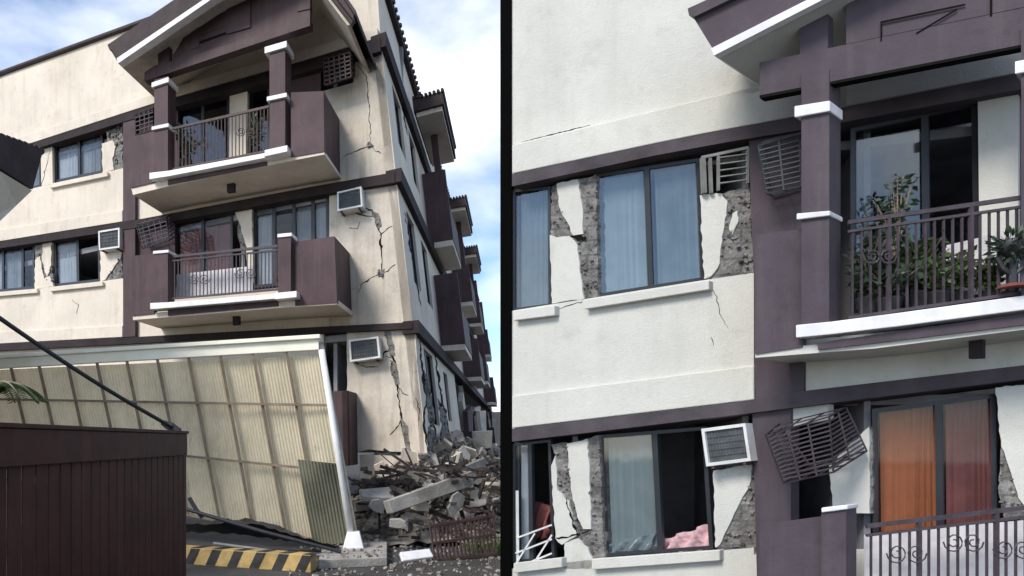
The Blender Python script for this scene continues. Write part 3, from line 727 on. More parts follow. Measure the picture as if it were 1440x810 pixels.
bl.bar(FR.pt(1010,216,.05), FR.pt(1010,268,.05), .025); bl.bar(FR.pt(1051,208,.05), FR.pt(1051,258,.05), .025)
bl.bar(FR.pt(988,222,.05), FR.pt(990,272,.05), .045); bl.bar(FR.pt(998,220,.04), FR.pt(1000,272,.04), .03)
bl.bar(FR.pt(986,222,.05), FR.pt(1052,208,.05), .03)
obj('vent_frame', bl, 'greysteel', RB)
ckm = MB(); crack(ckm, FR, [(795,700),(806,735),(812,752),(830,745)], 4); obj('crack', ckm, 'crack', RB)
ckm = MB(); crack(ckm, FR, [(781,757),(800,755),(815,750)], 3.5); obj('crack', ckm, 'crack', RB)
ckm = MB(); crack(ckm, FR, [(802,332),(816,334),(824,336)], 9, wob=.6); obj('crack', ckm, 'crack', RB)
ckm = MB(); crack(ckm, FR, [(820,424),(800,430),(785,434)], 1.6); obj('crack', ckm, 'crack', RB)
ckm = MB(); crack(ckm, FR, [(732,200),(760,193),(830,176)], 1.8, off=.094, wob=.3); obj('crack', ckm, 'crack', RB)
ckm = MB(); crack(ckm, FR, [(998,400),(1008,418),(1012,440),(1024,462)], 1.2); obj('crack', ckm, 'crack', RB)
ckm = MB(); crack(ckm, FR, [(1000,474),(1003,486)], 1.5); obj('crack', ckm, 'crack', RB)
# upper balcony (right)
br = .85
sb = MB(); sb.prism(FR, [(1062,492),(1128,486),(1230,478),(XR,438),(XR,452),(1230,490),(1128,498),(1062,503)], 0, br-.02)
balc = obj('balcony', sb, 'cream2', RB)
pb = MB(); pb.prism(FR, [(1062,330),(1128,322),(1128,488),(1062,498)], br-.1, br)
pb.prism(FR, [(1150,482),(XR,428),(XR,446),(1150,492)], br-.1, br+.02)
obj('parapet', pb, 'plum2', balc)
cb = MB().prism(FR, [(1127,104),(1166,98),(1166,470),(1127,470)], br-.2, br+.08); obj('column', cb, 'plum2', balc)
for poly in ([(1117,149),(1167,141),(1167,156),(1117,165)], [(1120,300),(1167,296),(1167,303),(1120,309)]):
    trim(balc, FR, poly, br+.12, .32)
trim(balc, FR, [(1119,457),(1170,452),(1262,440),(XR,403),(XR,424),(1262,459),(1170,470),(1119,475)], br+.10, .2)
for poly in ([(1427,86),(1460,80),(1460,98),(1427,104)],): trim(balc, FR, poly, br+.12, .32)
obj('column', MB().prism(FR, [(1436,40),(1475,34),(1475,430),(1436,435)], br-.2, br+.08), 'plum2', balc)
railing(balc, FR, 1192, 1436, [(1192,313),(1436,278)], [(1192,447),(1436,412)], br, 18, .016, 'iron2', scrolls=[(1238,360,12)], second=[(1192,326),(1436,291)], mid_posts=(4,13))
drain(balc, FR, 1362, 478, br-.35, 20, 26)
# pale boards and shutters seen behind the rail
kp = MB(); kp.prism(FR, [(1330,345),(1430,322),(1430,405),(1330,420)], .12, .15); obj('screen_board', kp, 'panel', balc)
# porch roof (right)
po = 1.15
g1 = MB()
g1.prism(FR, [(971,18),(1003,70),(1150,-8),(1320,-95),(1320,-160),(1100,-50)], po-.08, po)
g1.prism(FR, [(967,12),(969,22),(975,24),(1100,-36),(1320,-150),(1320,-168),(1100,-54),(1010,-8)], -.2, po+.06)
g = obj('porch_roof', g1, 'plum2', RB)
obj('gutter', MB().prism(FR, [(1000,68),(1004,78),(1150,3),(1320,-86),(1320,-98),(1150,-8)], po-.04, po+.05), 'white', g)
obj('soffit', MB().prism(FR, [(1005,79),(1150,5),(1320,-84),(1320,-80),(1150,10),(1012,82)], .0, po-.06), 'cream2', g)
bm_ = MB()
bm_.prism(FR, [(1068,88),(1125,76),(XR,-8),(XR,45),(1440,62),(1068,134)], br-.1, br+.06)
bm_.prism(FR, [(1125,-90),(1164,-90),(1164,74),(1125,80)], br-.08, br+.05)
bm_.prism(FR, [(1190,-90),(XR,-90),(XR,-9),(1190,62)], br-.08, br+.04)
obj('gable_beam', bm_, 'plum2', g)
rl = MB()
rl.prism(FR, [(1238,30),(1357,5),(1357,7),(1240,32),(1240,57),(1238,58)], br+.058, br+.068)
rl.prism(FR, [(1288,46),(1345,12),(1346,13.5),(1289,47.5)], br+.058, br+.068)
rl.prism(FR, [(1392,-20),(1395,-20),(1395,22),(1392,23)], br+.058, br+.068)
rl.prism(FR, [(1068,134),(1440,62),(1440,66),(1068,138)], br-.05, br+.065)
obj('groove', rl, 'crack', g)
# lower balcony (right)
sb = MB(); sb.prism(FR, [(1066,860),(XR,845),(XR,870),(1066,890)], 0, br); balc3 = obj('balcony', sb, 'cream2', RB)
pb = MB(); pb.prism(FR, [(1068,738),(1156,726),(1156,900),(1068,900)], br-.1, br)
pb.prism(FR, [(1155,722),(1190,716),(1190,900),(1155,900)], br-.18, br+.08); obj('parapet', pb, 'plum2', balc3)
trim(balc3, FR, [(1155,714),(1192,710),(1192,716),(1155,721)], br+.11, .28)
railing(balc3, FR, 1218, XR, [(1218,740),(1440,714),(XR,704)], [(1218,870),(XR,846)], br, 22, .016, 'iron2', scrolls=[(1275,778,15),(1355,762,15),(1425,772,15)], second=[(1218,753),(1440,727),(XR,717)], mid_posts=(5,13))
kp = MB(); kp.prism(FR, [(1215,752),(1480,728),(1480,870),(1215,880)], .3, .33); obj('screen_board', kp, 'panel', balc3)

# ------------------------------------------------------------------ THINGS ON THE BUILDINGS
aircon(FL, [(138,325),(168,320),(168,348),(139,352)], .25, .4, 'small air conditioner in the pier right of the second storey windows of the far block')
aircon(FL, [(474,270),(508,262),(510,290),(474,297)], .30, .4, 'rusty framed air conditioner high on the wall beside the middle balcony')
aircon(FL, [(490,478),(532,473),(535,503),(492,509)], .30, .4, 'wide air conditioner with dark opening on the ground floor wall near the big crack')
aircon(FR, [(986,603),(1048,595),(1056,648),(993,656)], .22, .3, 'tilted white framed air conditioner above the broken pier of the near wing')
def cage(P, F4, B4, label, w, nh, nv, m='iron', wl_='rusty iron'):
    c = sum((p for p in F4+B4), V())/8; mb = MB()
    grid(mb, F4, nh, nv, w)
    grid(mb, [F4[1], B4[1], B4[2], F4[2]], nh, 2, w); grid(mb, [F4[0], B4[0], B4[3], F4[3]], nh, 2, w)
    grid(mb, [F4[3], F4[2], B4[2], B4[3]], 3, nv, w); grid(mb, [F4[0], F4[1], B4[1], B4[0]], 2, nv, w)
    return obj('window_grille', mb, m, None, label, cat='window grille')
F4 = [FR.pt(1077,612,.62), FR.pt(1166,586,.62), FR.pt(1172,664,.62), FR.pt(1102,680,.62)]
B4 = [FR.pt(1096,596,.12), FR.pt(1190,573,.12), FR.pt(1219,634,.12), FR.pt(1140,655,.12)]
cage(FR, F4, B4, 'torn grille cage hanging crooked below the ledge above the lower balcony post', .013, 12, 3, 'iron2')
F4 = [FR.pt(1066,205,.42), FR.pt(1124,190,.42), FR.pt(1126,262,.42), FR.pt(1078,272,.42)]
B4 = [FR.pt(1072,199,.1), FR.pt(1130,186,.1), FR.pt(1132,262,.1), FR.pt(1086,275,.1)]
cage(FR, F4, B4, 'flat slatted grille fixed on the plum pilaster left of the tall column', .012, 10, 2, 'acgrille')
F4 = [FL.pt(192,318,.75), FL.pt(233,306,.75), FL.pt(238,338,.75), FL.pt(200,350,.75)]
B4 = [FL.pt(196,312,.1), FL.pt(240,302,.1), FL.pt(246,332,.1), FL.pt(206,345,.1)]
cage(FL, F4, B4, 'crumpled grille cage above the left post of the far middle balcony', .022, 6, 5, 'iron2')
F4 = [FL.pt(190,160,.4), FL.pt(216,152,.4), FL.pt(216,182,.4), FL.pt(191,190,.4)]
B4 = [FL.pt(190,160,.1), FL.pt(216,152,.1), FL.pt(216,182,.1), FL.pt(191,190,.1)]
cage(FL, F4, B4, 'small grille cage left of the far upper balcony column', .022, 5, 4, 'iron2')
F4 = [FL.pt(455,84,.45), FL.pt(492,74,.45), FL.pt(494,108,.45), FL.pt(457,120,.45)]
B4 = [FL.pt(460,84,.0), FL.pt(497,74,.0), FL.pt(499,108,.0), FL.pt(462,120,.0)]
cage(FL, F4, B4, 'dark grille cage under the top ledge right of the upper balcony', .03, 6, 5, 'iron')
# things seen in the openings of the near wing
def heap(P, pts, off, hh, m, name, label, cat):
    mb = MB(); q = [P.pt(x, y, off) for x, y in pts]; n = 14; base = 0
    for j in range(6):
        for i in range(n+1):
            p = bil(q, i/n, j/5); mb.v.append(p+V((0, 0, R.uniform(-hh, hh)*.4))+P.out*(.07*math.sin(i*1.3+j*1.1)+R.uniform(-.02, .02)))
    for j in range(5):
        for i in range(n): a = j*(n+1)+i; mb.f.append([a, a+1, a+n+2, a+n+1])
    o = obj(name, mb, m, None, label, smooth=True, cat=cat); s = o.modifiers.new('t', 'SOLIDIFY'); s.thickness = .02; return o
heap(FR, [(925,762),(1003,735),(1004,776),(925,780)], -.2, .03, 'cloth', 'blanket', 'pink blanket spilling over the sill under the tilted air conditioner', 'blanket')
heap(FR, [(852,768),(920,748),(920,776),(852,782)], -.165, .02, 'cloth2', 'bedding', 'grey bedding heaped behind the left pane beside the pink blanket', 'bedding')
heap(FR, [(735,700),(772,712),(774,757),(735,757)], -.35, .05, 'maroon', 'clothes_pile', 'reddish clothes piled in the broken window by the black divider', 'clothes')
ld = MB()
for k in range(3): ld.bar(FR.pt(722+k*3, 800-k*22, -.02), FR.pt(776, 778-k*20, -.02), .018)
ld.bar(FR.pt(724,795,-.02), FR.pt(752,750,-.02), .018); ld.bar(FR.pt(752,790,-.02), FR.pt(776,752,-.02), .018); ld.bar(FR.pt(727,690,-.05), FR.pt(728,795,-.05), .03)
obj('bent_frame', ld, 'steel', None, 'bent white metal frame lying in the broken window at lower left of the near wing', cat='metal frame')
def plant(name, base, hh, r, n, m, label, potm=None, leafsz=.07, group=None):
    root = thing(name, label, 'plant', base, group)
    z0 = 0
    if potm:
        p = MB(); N = 14; prof = [(.0,0),(.62,0),(.8,.5),(1,.95),(1,1),(.86,1),(.8,.85),(0,.85)]; pr = r*.45; ph = r*.7
        for k, (a, b) in enumerate(prof):
            for t in range(N): p.v.append(V(base)+V((a*pr*math.cos(t*2*math.pi/N), a*pr*math.sin(t*2*math.pi/N), b*ph)))
        for k in range(len(prof)-1):
            for t in range(N): u = (t+1) % N; p.f.append([k*N+t, k*N+u, (k+1)*N+u, (k+1)*N+t])
        obj('pot', p, potm, root, smooth=False); z0 = ph*.8
    st = MB(); lf = MB()
    for i in range(max(5, n//22)):
        a = R.uniform(0, 6.28); rr = r*R.uniform(.2, 1); h = hh*R.uniform(.5, 1)
        p0 = V(base)+V((0, 0, z0)); p2 = p0+V((rr*math.cos(a), rr*math.sin(a), h)); p1 = (p0+p2)/2+V((0, 0, h*.15))-V((rr*.2*math.cos(a), rr*.2*math.sin(a), 0))
        pts = [p0*(1-t)**2+p1*2*t*(1-t)+p2*t*t for t in (0,.25,.5,.75,1)]; st.tube(pts, [.012,.01,.008,.006,.004], 5)
        for k in range(22):
            t = R.uniform(.25, 1.02); p = p0*(1-t)**2+p1*2*t*(1-t)+p2*t*t
            d = V((R.gauss(0,1), R.gauss(0,1), R.gauss(.1,.7))).normalized(); sd_ = d.cross(V((R.gauss(0,1),R.gauss(0,1),R.gauss(0,1)))).normalized()
            Lz = leafsz*R.uniform(.6, 1.4); q = p+d*Lz*.3
            lf.face([q, q+d*Lz*.5+sd_*Lz*.28, q+d*Lz*1.1, q+d*Lz*.5-sd_*Lz*.28])
    obj('stem', st, 'purlin', root); obj('foliage', lf, m, root); return root
def onslab(px, Y_off, P, py): return P.pt(px, py, Y_off)
for (px, py, off, hh, r, n, m, lb) in ((1318,436,.62,.34,.24,300,'leaf','small leafy potted plant between the rounded bush and the white board'),
        (1250,446,.66,.38,.26,320,'leaf2','low dark potted plant close behind the rail beside the tall column'),
        (1392,428,.60,.30,.18,160,'leaf','small green potted plant in front of the white board beside the round planter'),
        (1222,445,.5,.62,.26,340,'leaf2','dark bushy potted plant against the tall column on the near upper balcony'),
        (1290,442,.48,.55,.30,460,'leaf','rounded green potted plant in the middle of the near upper balcony'),
        (1345,432,.48,.42,.20,240,'leaf','low sprawling green potted plant on the near upper balcony beside the white board')):
    plant('potted_plant', FR.pt(px, py, off), hh, r, n*2, m, lb, 'pot')
plant('potted_plant', FR.pt(1262,400,.2), .95, .26, 420, 'leaf2', 'tall dark thin leaved plant against the blue glass door of the near balcony', 'pot', .06)
# hanging pot with scroll, at the right edge of the near balcony
hp = thing('hanging_planter', 'dark round planter with red saucer hooked on the railing at the right edge', 'planter', FR.pt(1424,408,br+.1))
p = MB(); c = FR.pt(1424,347,br+.1); N = 14; prof = [(.0,-.09),(.05,-.09),(.10,-.02),(.11,.04),(.10,.06),(.0,.05)]
for (a, b) in prof:
    for t in range(N): p.v.append(c+V((a*math.cos(t*2*math.pi/N), a*math.sin(t*2*math.pi/N), b)))
for k in range(len(prof)-1):
    for t in range(N): u = (t+1) % N; p.f.append([k*N+t, k*N+u, (k+1)*N+u, (k+1)*N+t])
obj('pot', p, 'pot', hp, smooth=True)
p = MB(); p.tube([FR.pt(1424,358,br+.1), FR.pt(1424,400,br+.1)], .03, 8); obj('stand', p, 'pot', hp); p = MB(); p.tube([FR.pt(1402,362,br+.1), FR.pt(1412,378,br+.1), FR.pt(1424,388,br+.1), FR.pt(1438,376,br+.1)], .022, 6); obj('arm', p, 'pot', hp)
lf_ = MB()
for i in range(150):
    d = V((R.gauss(0,1), R.gauss(0,1), R.gauss(0,.8))).normalized(); q_ = c+d*R.uniform(.07,.15); e_ = d.cross(V((R.gauss(0,1),R.gauss(0,1),R.gauss(0,1)))).normalized()
    d = (d+V((0,0,R.uniform(-.3,.5)))).normalized(); lf_.face([q_, q_+d*.03+e_*.018, q_+d*.075, q_+d*.03-e_*.018])
obj('foliage', lf_, 'leaf2', hp)
obj('saucer', MB().tube([FR.pt(1424,404,br+.1), FR.pt(1424,400,br+.1)], .10, 12), 'maroon', hp)
# wrought flower stand on the far upper balcony
plant('potted_plant', FL.pt(262,240,.8), .9, .35, 260, 'leaf2', 'dark potted plant beside the left column on the far upper balcony', 'pot', .10)
plant('potted_plant', FL.pt(362,222,.8), .9, .25, 200, 'leaf2', 'dark potted plant beside the right column on the far upper balcony', 'pot', .10)

# ------------------------------------------------------------------ CARPORT (fallen) in front of the left building
TL, TR_, BR_, BL_ = at(-60,513,12.4), at(450,482,10.9), at(502,772,10.95), at(-20,668,12.6)
Q = [TL, TR_, BR_, BL_]
nrm = (TR_-TL).cross(BL_-TL).normalized(); nrm = nrm if nrm.y < 0 else -nrm
cp = thing('carport_roof', 'yellowed corrugated carport roof tipped onto its side with white front beam', 'carport roof', V(((TL.x+TR_.x)/2, (TL.y+TR_.y)/2, 0)))
def sheetmesh(s0, s1, t0, t1, ns=None):
    mb = MB(); n = ns or int((s1-s0)*640); 
    for t in (t0, (t0+t1)/2, t1):
        for i in range(n+1):
            s = s0+(s1-s0)*i/n; mb.v.append(bil(Q, s, t)+nrm*(.016*math.sin(i*math.pi/2.5)) - nrm*(.035+.022*math.sin(s*17+t*3)+.02*math.sin(s*41+t*5)))
    for j in range(2):
        for i in range(n): a = j*(n+1)+i; mb.f.append([a, a+1, a+n+2, a+n+1])
    return mb
for a, b in ((0,.171),(.17,.341),(.34,.511),(.51,.681)): obj('roof_sheet', sheetmesh(a, b, .06, 1), 'sheet', cp, smooth=True)
obj('roof_sheet', sheetmesh(.68, .846, .06, 1), 'sheet', cp, smooth=True)
obj('roof_sheet', sheetmesh(.845, 1.0, .06, .60), 'sheet', cp, smooth=True)
obj('roof_sheet', sheetmesh(.845, 1.0, .60, .99), 'sheet', cp, smooth=True)
lsq = [at(418,646,10.80), at(474,652,10.80), at(494,762,10.80), at(440,768,10.82)]; ls = MB(); n = 60
lsn = (lsq[1]-lsq[0]).cross(lsq[3]-lsq[0]).normalized(); lsn = lsn if lsn.y < 0 else -lsn
for j in range(9):
    for i in range(n+1):
        t = j/8; s = i/n; ls.v.append(bil(lsq, s, t)+lsn*(.012*math.sin(i*math.pi/2.5)+-.03+.10*math.sin(math.pi*s)*t+.05*math.sin(t*4+s*3)))
for j in range(8):
    for i in range(n): a = j*(n+1)+i; ls.f.append([a, a+1, a+n+2, a+n+1])
obj('loose_sheet', ls, 'sheetdark', None, 'bent olive roofing sheet hanging loose at the lower right of the carport roof', cat='roofing sheet', smooth=True)
fb = MB()
fb.bar(bil(Q, -.02, .0)+nrm*.04, bil(Q, 1.0, .0)+nrm*.04, .10, .25); fb.bar(bil(Q, -.02, .0)+nrm*.10+V((0,0,.10)), bil(Q, 1.005, .0)+nrm*.10+V((0,0,.10)), .10, .07)
obj('front_beam', fb, 'beam', cp, bevel=.01)
for i in range(13):
    s = i/12; r_ = MB(); r_.bar(bil(Q, s, .03)+nrm*.05, bil(Q, s, 1)+nrm*.05, .055, .05); obj('rafter', r_, 'purlin', cp)
for t in (.30, .62, .985):
    r_ = MB(); r_.bar(bil(Q, 0, t)+nrm*.10, bil(Q, 1, t)+nrm*.10, .04, .04); obj('purlin', r_, 'purlin', cp)
r_ = MB(); r_.bar(bil(Q, 1.0, .0)+nrm*.02, bil(Q, 1.0, 1.0)+nrm*.02, .09, .12); obj('edge_beam', r_, 'greysteel', cp)
# post with footing
a, b = at(452,492,10.75), at(497,778,10.6)
po_ = thing('carport_post', 'thin white leaning steel post on a white concrete footing', 'post', (b.x, b.y, 0))
obj('shaft', MB().tube([a, b], .055, 12), 'steel', po_, smooth=True)
ft = MB(); A = [V((b.x+dx*.17, b.y+dy*.17, .14)) for dx, dy in ((-1,-1),(1,-1),(1,1),(-1,1))]; ft.solid(A, [V((b.x+(p.x-b.x)*.6, b.y+(p.y-b.y)*.6, .40)) for p in A]); obj('footing', ft, 'white', po_, bevel=.01)
# raised concrete apron & striped kerb
k0, k1 = at(250,782,9.9), at(437,797,9.2); k0.z = k1.z = 0
kr = thing('striped_kerb', 'yellow and black striped barrier kerb in front of the fallen carport', 'kerb', (k0+k1)/2)
kd = (k1-k0).normalized(); kn = V((-kd.y, kd.x, 0)); LK = (k1-k0).length
kb = MB(); kb.box3(k0, kd*LK, kn*.22, V((0, 0, .26))); obj('kerb_body', kb, 'yellow', kr, bevel=.012)
for i in range(6):
    s = .12+i*LK/6; A = [k0+kd*s-kn*.004+V((0,0,.01)), k0+kd*(s+.16)-kn*.004+V((0,0,.01)), k0+kd*(s+.28)-kn*.004+V((0,0,.25)), k0+kd*(s+.12)-kn*.004+V((0,0,.25))]
    st = MB(); st.solid(A, [p+kn*.003 for p in A])
    A = [k0+kd*(s+.12)+V((0,0,.2615)), k0+kd*(s+.28)+V((0,0,.2615)), k0+kd*(s+.36)+kn*.22+V((0,0,.2615)), k0+kd*(s+.20)+kn*.22+V((0,0,.2615))]; st.solid(A, [p+V((0,0,.003)) for p in A])
    obj('stripe', st, 'blackpaint', kr)
ap = MB(); A = [V((p.x, p.y, 0)) for p in (at(452,800,9.3), at(552,792,9.6), at(552,760,11.8), at(440,760,12))]
A = [V((-.55, 9.45, 0)), V((.48, 9.7, 0)), V((.55, 11.2, 0)), V((-.55, 11.3, 0))]
ap.solid(A, [p+V((0, 0, .14)) for p in A]); obj('concrete_apron', ap, 'concrete', None, kind='structure', bevel=.015)
# pipes / tarp under the roof
tp = MB(); n = 26
for j in range(9):
    for i in range(n+1):
        s = i/n; p = at(262+s*215, 738+s*30-26*math.sin(math.pi*min(1, s*1.15))*(1-abs(j-3)/6), 10.3+j*.09); p.z = max(.02, p.z*(1-j/9*.3)+R.uniform(-.03, .03)); tp.v.append(p)
for j in range(8):
    for i in range(n): a_ = j*(n+1)+i; tp.f.append([a_, a_+1, a_+n+2, a_+n+1])
obj('tarpaulin', tp, 'tarp', None, 'crumpled black tarpaulin under the lower edge of the carport roof', cat='tarpaulin', smooth=True)
for (x0, y0, x1, y1, Y, r, lb) in ((266,700,285,728,10.1,.035,'short dark pipe leaning under the left end of the carport roof'), (262,716,480,776,10.0,.03,'long dark pipe lying below the carport roof'), (300,764,470,782,9.8,.022,'thin grey pipe on the ground behind the striped kerb')):
    obj('pipe', MB().tube([at(x0,y0,Y), at((x0+x1)/2,(y0+y1)/2+2,Y), at(x1,y1,Y)], r, 8), 'tarp' if r > .025 else 'greysteel', None, lb, cat='pipe')

# ------------------------------------------------------------------ GATE and cable
g0, g1_ = at(-60,594,3.5), at(258,608,7.2); zt_ = 2.0
g0.z = g1_.z = 0
gd = (g1_-g0).normalized(); gn = V((gd.y, -gd.x, 0)); GL = (g1_-g0).length
gt = thing('sliding_gate', 'maroon ribbed sheet metal gate filling the lower left corner', 'gate', (g0+g1_)/2)
gp = MB(); nn = 24; wv = GL/nn
for i in range(nn):
    A = [g0+gd*(i*wv), g0+gd*(i*wv+wv*.86), g0+gd*(i*wv+wv*.86)+V((0,0,1.72)), g0+gd*(i*wv)+V((0,0,1.72))]; A = [p+V((0,0,.03)) for p in A]; gp.solid(A, [p-gn*.012 for p in A])
    A = [g0+gd*(i*wv+wv*.86), g0+gd*(i*wv+wv), g0+gd*(i*wv+wv)+V((0,0,1.72)), g0+gd*(i*wv+wv*.86)+V((0,0,1.72))]; A = [p+V((0,0,.03))-gn*.022 for p in A]; gp.solid(A, [p-gn*.01 for p in A])
obj('sheet_panel', gp, 'gate', gt)
gb = MB(); gb.bar(g0+V((0,0,1.86)), g1_+V((0,0,1.86)), .09, .24); obj('top_rail', gb, 'gate', gt, bevel=.006)
gb = MB(); gb.bar(g0+V((0,0,1.995)), g1_+V((0,0,1.995)), .13, .03); obj('cap', gb, 'gate', gt, bevel=.004)
gb = MB(); gb.box3(g1_+gd*.0, gd*.10, -gn*.10, V((0,0,2.01))); obj('end_post', gb, 'gate', gt, bevel=.006)
e0, e1 = at(-70,398,5.2), at(246,603,7.1)
pts = [e0.lerp(e1, t)+V((0,0,-.05*math.sin(math.pi*t))) for t in [i/20 for i in range(21)]]
cb = thing('black_cable', 'thick black cable sloping down to the right end of the maroon gate', 'cable', (e1.x, e1.y, e1.z))
obj('cable_line', MB().tube(pts, .022, 8), 'tarp', cb, smooth=True)
obj('clamp', MB().tube([at(228,594,7.1), at(240,600,7.1), at(252,608,7.1)], [.03,.05,.045], 8), 'tarp', cb)

# ------------------------------------------------------------------ neighbour's roof corner on the left
def nb(x, y, Y): return at(x, y, Y)
NB = thing('neighbour_house', 'corner of a neighbouring house with dark tiled eave at the left edge', 'house', (-9, 11, 0))
r1 = MB()
A = [nb(-70,170,8.4), nb(-1,188,9.2), nb(60,214,10.2), nb(46,266,9.9), nb(-1,236,9.0), nb(-70,206,8.2)]
B_ = [p+V((-2.6,.9,.3)) for p in A]; r1.solid(A, B_)
for i in range(16):
    t = i/15; p = A[0].lerp(A[2], t)+V((0,0,.03)); r1.tube([p+V((0,-.03,-.02)), p+V((-2.4,1.0,.36))], .06, 6)
obj('roof', r1, 'roof', NB)
r2 = MB(); A = [nb(-70,209,8.25), nb(-1,240,9.02), nb(45,268,9.85), nb(24,288,9.7), nb(-1,312,9.1), nb(-70,330,8.3)]
r2.solid(A, [p+V((-2.4,.9,.0)) for p in A]); obj('soffit', r2, 'cream', NB)
r3 = MB(); A = [V((-9.6, 9.0, 0)), V((-6.6, 9.9, 0)), V((-7.9, 12.5, 0)), V((-9.6, 12.5, 0))]
r3.solid(A, [p+V((0, 0, 5.2)) for p in A]); obj('wall', r3, 'cream', NB)

# palm leaves at the left edge
def fronds(base, n, Lf, label, lean=V((.3,-.1,.4))):
    root = thing('palm_shrub', label, 'shrub', (base.x, base.y, 0)); st = MB(); lf = MB()
    st.tube([V((base.x, base.y, 0)), base], [.07, .05], 8)
    for i in range(n):
        a = i*6.28/n+R.uniform(-.2,.2); d = V((math.cos(a), math.sin(a), 0)); pts = []
        for k in range(9):
            t = k/8; pts.append(base+d*Lf*t*.9+V((0, 0, Lf*(.75*t-.95*t*t))))
        st.tube(pts, .012, 4)
        for k in range(1, 9):
            for e in range(3):
                p = pts[k-1].lerp(pts[k], e/3)
                for sg in (-1, 1):
                    s_ = d.cross(V((0,0,1)))*sg; tip = p+(s_*.7+d*.5+V((0,0,-.25)))*Lf*.32
                    lf.face([p, p+(tip-p)*.4+d*.03, tip, p+(tip-p)*.4-d*.03])
    obj('trunk', st, 'purlin', root); obj('frond', lf, 'leaf', root)
fronds(at(-12,548,7.8), 12, .62, 'green palm leaves showing above the gate at the left edge')

# ------------------------------------------------------------------ DEBRIS at the foot of the left building
# mound as ground swell of rubble
mbd = MB()
def mound(x, y): # height field
    return 1.9*math.exp(-((x-2.2)/1.6)**2-((y-15.2)/2.2)**2)+1.0*math.exp(-((x-.9)/1.2)**2-((y-13.4)/1.3)**2)
for i in range(4200):
    x = R.uniform(-.6, 4.6); y = R.uniform(11.6, 17.5)
    if x > .244*y-.1: continue
    z = mound(x, y)*R.uniform(.75, 1.05); mbd.chunk(V((x, y, z)), R.uniform(.03, .17)*(2.2 if R.random() < .06 else 1))
nx, ny = 30, 30; base = len(mbd.v)
for j in range(ny+1):
    for i in range(nx+1):
        x = -.8+5.2*i/nx; y = 11.4+6.4*j/ny; mbd.v.append(V((x, y, mound(x, y)*.9+R.uniform(-.05,.05)-.04)))
for j in range(ny):
    for i in range(nx): a_ = base+j*(nx+1)+i; mbd.f.append([a_, a_+1, a_+nx+2, a_+nx+1])
obj('rubble_heap', mbd, 'rubble', None, 'heap of brown broken masonry at the foot of the collapsed corner', cat='rubble', kind='stuff')
fr_ = MB()
for i in range(60):
    x = R.uniform(.2, 3.4); y = R.uniform(11.8, 15.5)
    if x > .244*y-.3: continue
    fr_.chunk(V((x, y, mound(x, y)+.08)), R.uniform(.12, .5), .4)
obj('plaster_fragments', fr_, 'dull_cream', None, 'pale broken wall plaster lying on top of the rubble heap', cat='plaster', kind='stuff')
# twisted reinforcing bars
for i, (x, y) in enumerate(((590,655),(612,660),(640,668),(560,700),(600,700),(660,690),(530,715))):
    p = at(x, y, 12.9+R.uniform(-.4,.6)); pts = [p]
    d = V((R.gauss(0,.6), R.gauss(0,.3), R.uniform(.2,1)))
    for k in range(5): d = (d+V((R.gauss(0,.5), R.gauss(0,.3), R.gauss(-.25,.3)))).normalized(); pts.append(pts[-1]+d*.16)
    o = obj('reinforcing_bar', MB().tube(pts, .012, 5), 'iron', None, 'bent rusty reinforcing bar sticking out of the rubble heap', cat='reinforcing bar', group='reinforcing bars in the rubble')
def slab(pl, Y0, Y1, th, m, label, name='concrete_slab'):
    A = [at(x, y, Y) for (x, y), Y in zip(pl, Y0)]; nn_ = (A[1]-A[0]).cross(A[3]-A[0]).normalized(); nn_ = nn_ if nn_.y > 0 else -nn_
    mb = MB(); mb.solid(A, [p+nn_*th for p in A]); return obj(name, mb, m, None, label, cat='concrete slab', bevel=.015)
slab([(546,704),(664,662),(668,682),(552,722)], (10.9,11.8,11.8,10.9), 0, .20, 'concrete', 'long grey concrete beam lying across the rubble pile')
slab([(505,688),(548,684),(556,700),(510,698)], (11.6,11.8,11.4,11.2), 0, .10, 'concrete', 'small pale concrete slab just right of the white post')
slab([(596,676),(628,664),(634,676),(600,690)], (12.2,12.6,12.4,12.0), 0, .12, 'concrete', 'short broken slab propped above the long beam')
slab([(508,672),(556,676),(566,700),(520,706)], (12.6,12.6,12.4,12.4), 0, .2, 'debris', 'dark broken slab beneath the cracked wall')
slab([(655,655),(690,640),(694,668),(660,676)], (13.4,14.4,14.4,13.4), 0, .15, 'concrete', 'pale slab end at the right of the rubble near the black divider')
slab([(562,776),(604,771),(610,782),(566,788)], (10.2,10.5,10.2,9.95), 0, .06, 'white', 'small white slab lying flat on the road in front of the rubble')
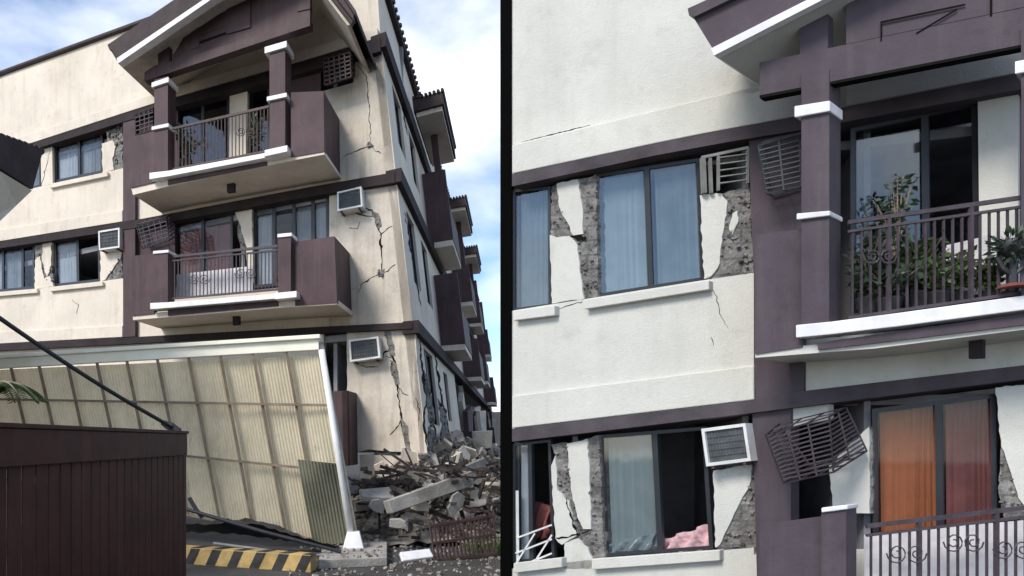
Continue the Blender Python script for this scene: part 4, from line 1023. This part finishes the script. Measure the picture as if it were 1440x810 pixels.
for i, (x, y, Y, w_, h_) in enumerate(((575,668,12.6,.5,.35),(610,652,13.2,.6,.3),(640,650,13.6,.5,.4),(668,668,12.8,.45,.35),(590,712,11.5,.4,.25),(640,705,11.6,.55,.3),(672,700,11.9,.4,.4),(530,712,11.3,.4,.25),(618,690,12.0,.5,.3),(560,735,11.0,.35,.2),(655,640,14.2,.6,.5),(678,620,15.0,.5,.6))):
    w_ *= .48; h_ *= .48; c = at(x, y, Y); a_ = V((R.gauss(0,1), R.gauss(0,.5), R.gauss(0,.4))).normalized(); b_ = a_.cross(V((R.gauss(0,.3), 1, R.gauss(0,.3)))).normalized(); n_ = a_.cross(b_)
    P4 = [c+a_*w_*u*R.uniform(.7,1.1)+b_*h_*v*R.uniform(.6,1.1) for u, v in ((-1,-1),(.1,-1.2),(1,-.8),(.9,.6),(.2,1),(-.9,.8))]; mb = MB(); mb.solid([p-n_*.03 for p in P4], [p+n_*.035 for p in P4])
    obj('broken_slab', mb, 'concrete' if i % 2 else 'dull_cream', None, 'broken plastered slab lying tilted in the rubble heap', cat='broken slab', group='slabs in the rubble heap', bevel=.01)
# fallen iron fence panel
fq = [at(604,736,10.2), at(694,722,10.5), at(698,782,10.4), at(612,792,10.1)]

fm = MB()
for t in (.06, .5, .94): fm.bar(bil(fq, 0, t), bil(fq, 1, t), .04)
for i in range(17): fm.bar(bil(fq, i/16, -.03), bil(fq, i/16, 1), .025)
for i in range(16):
    pts = [bil(fq, (i+.5)/16+.025*math.cos(a), .18+.09*math.sin(a)) for a in [k*6.28/8 for k in range(9)]]; fm.tube(pts, .008, 4)
obj('iron_fence', fm, 'iron', None, 'bent dark red iron fence panel standing in front of the rubble heap', cat='fence')
# second heap of dark timber and steel
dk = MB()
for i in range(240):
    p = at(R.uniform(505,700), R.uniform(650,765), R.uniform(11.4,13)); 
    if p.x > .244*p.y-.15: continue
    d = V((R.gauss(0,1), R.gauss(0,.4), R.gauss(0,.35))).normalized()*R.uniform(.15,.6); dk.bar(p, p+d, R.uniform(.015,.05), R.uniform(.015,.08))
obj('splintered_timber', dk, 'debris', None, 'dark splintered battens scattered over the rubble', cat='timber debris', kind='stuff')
gv = MB()
for i in range(700):
    x = R.uniform(-1, 2.9); y = R.uniform(8.8, 12.5)
    if x > .24*y-.05: continue
    gv.chunk(V((x, y, .01+ (0.14 if (-.55 < x < .5 and 9.6 < y < 11.2) else 0))), R.uniform(.015, .09))
obj('scattered_gravel', gv, 'rubble', None, 'small stones scattered over the road in front of the rubble', cat='gravel', kind='stuff')
# weeds
wd = MB()
for i in range(260):
    x = R.uniform(1.9, 2.75); y = R.uniform(10.6, 12.0)
    if x > .24*y-.05: continue
    p = V((x, y, .01)); d = V((R.gauss(0,.5), R.gauss(0,.5), 1)).normalized()*R.uniform(.08,.3); s_ = V((.015, 0, 0)); wd.face([p-s_, p+s_, p+d])
obj('weeds', wd, 'leaf', None, 'thin green weeds at the roadside by the black divider', cat='weeds', kind='stuff')
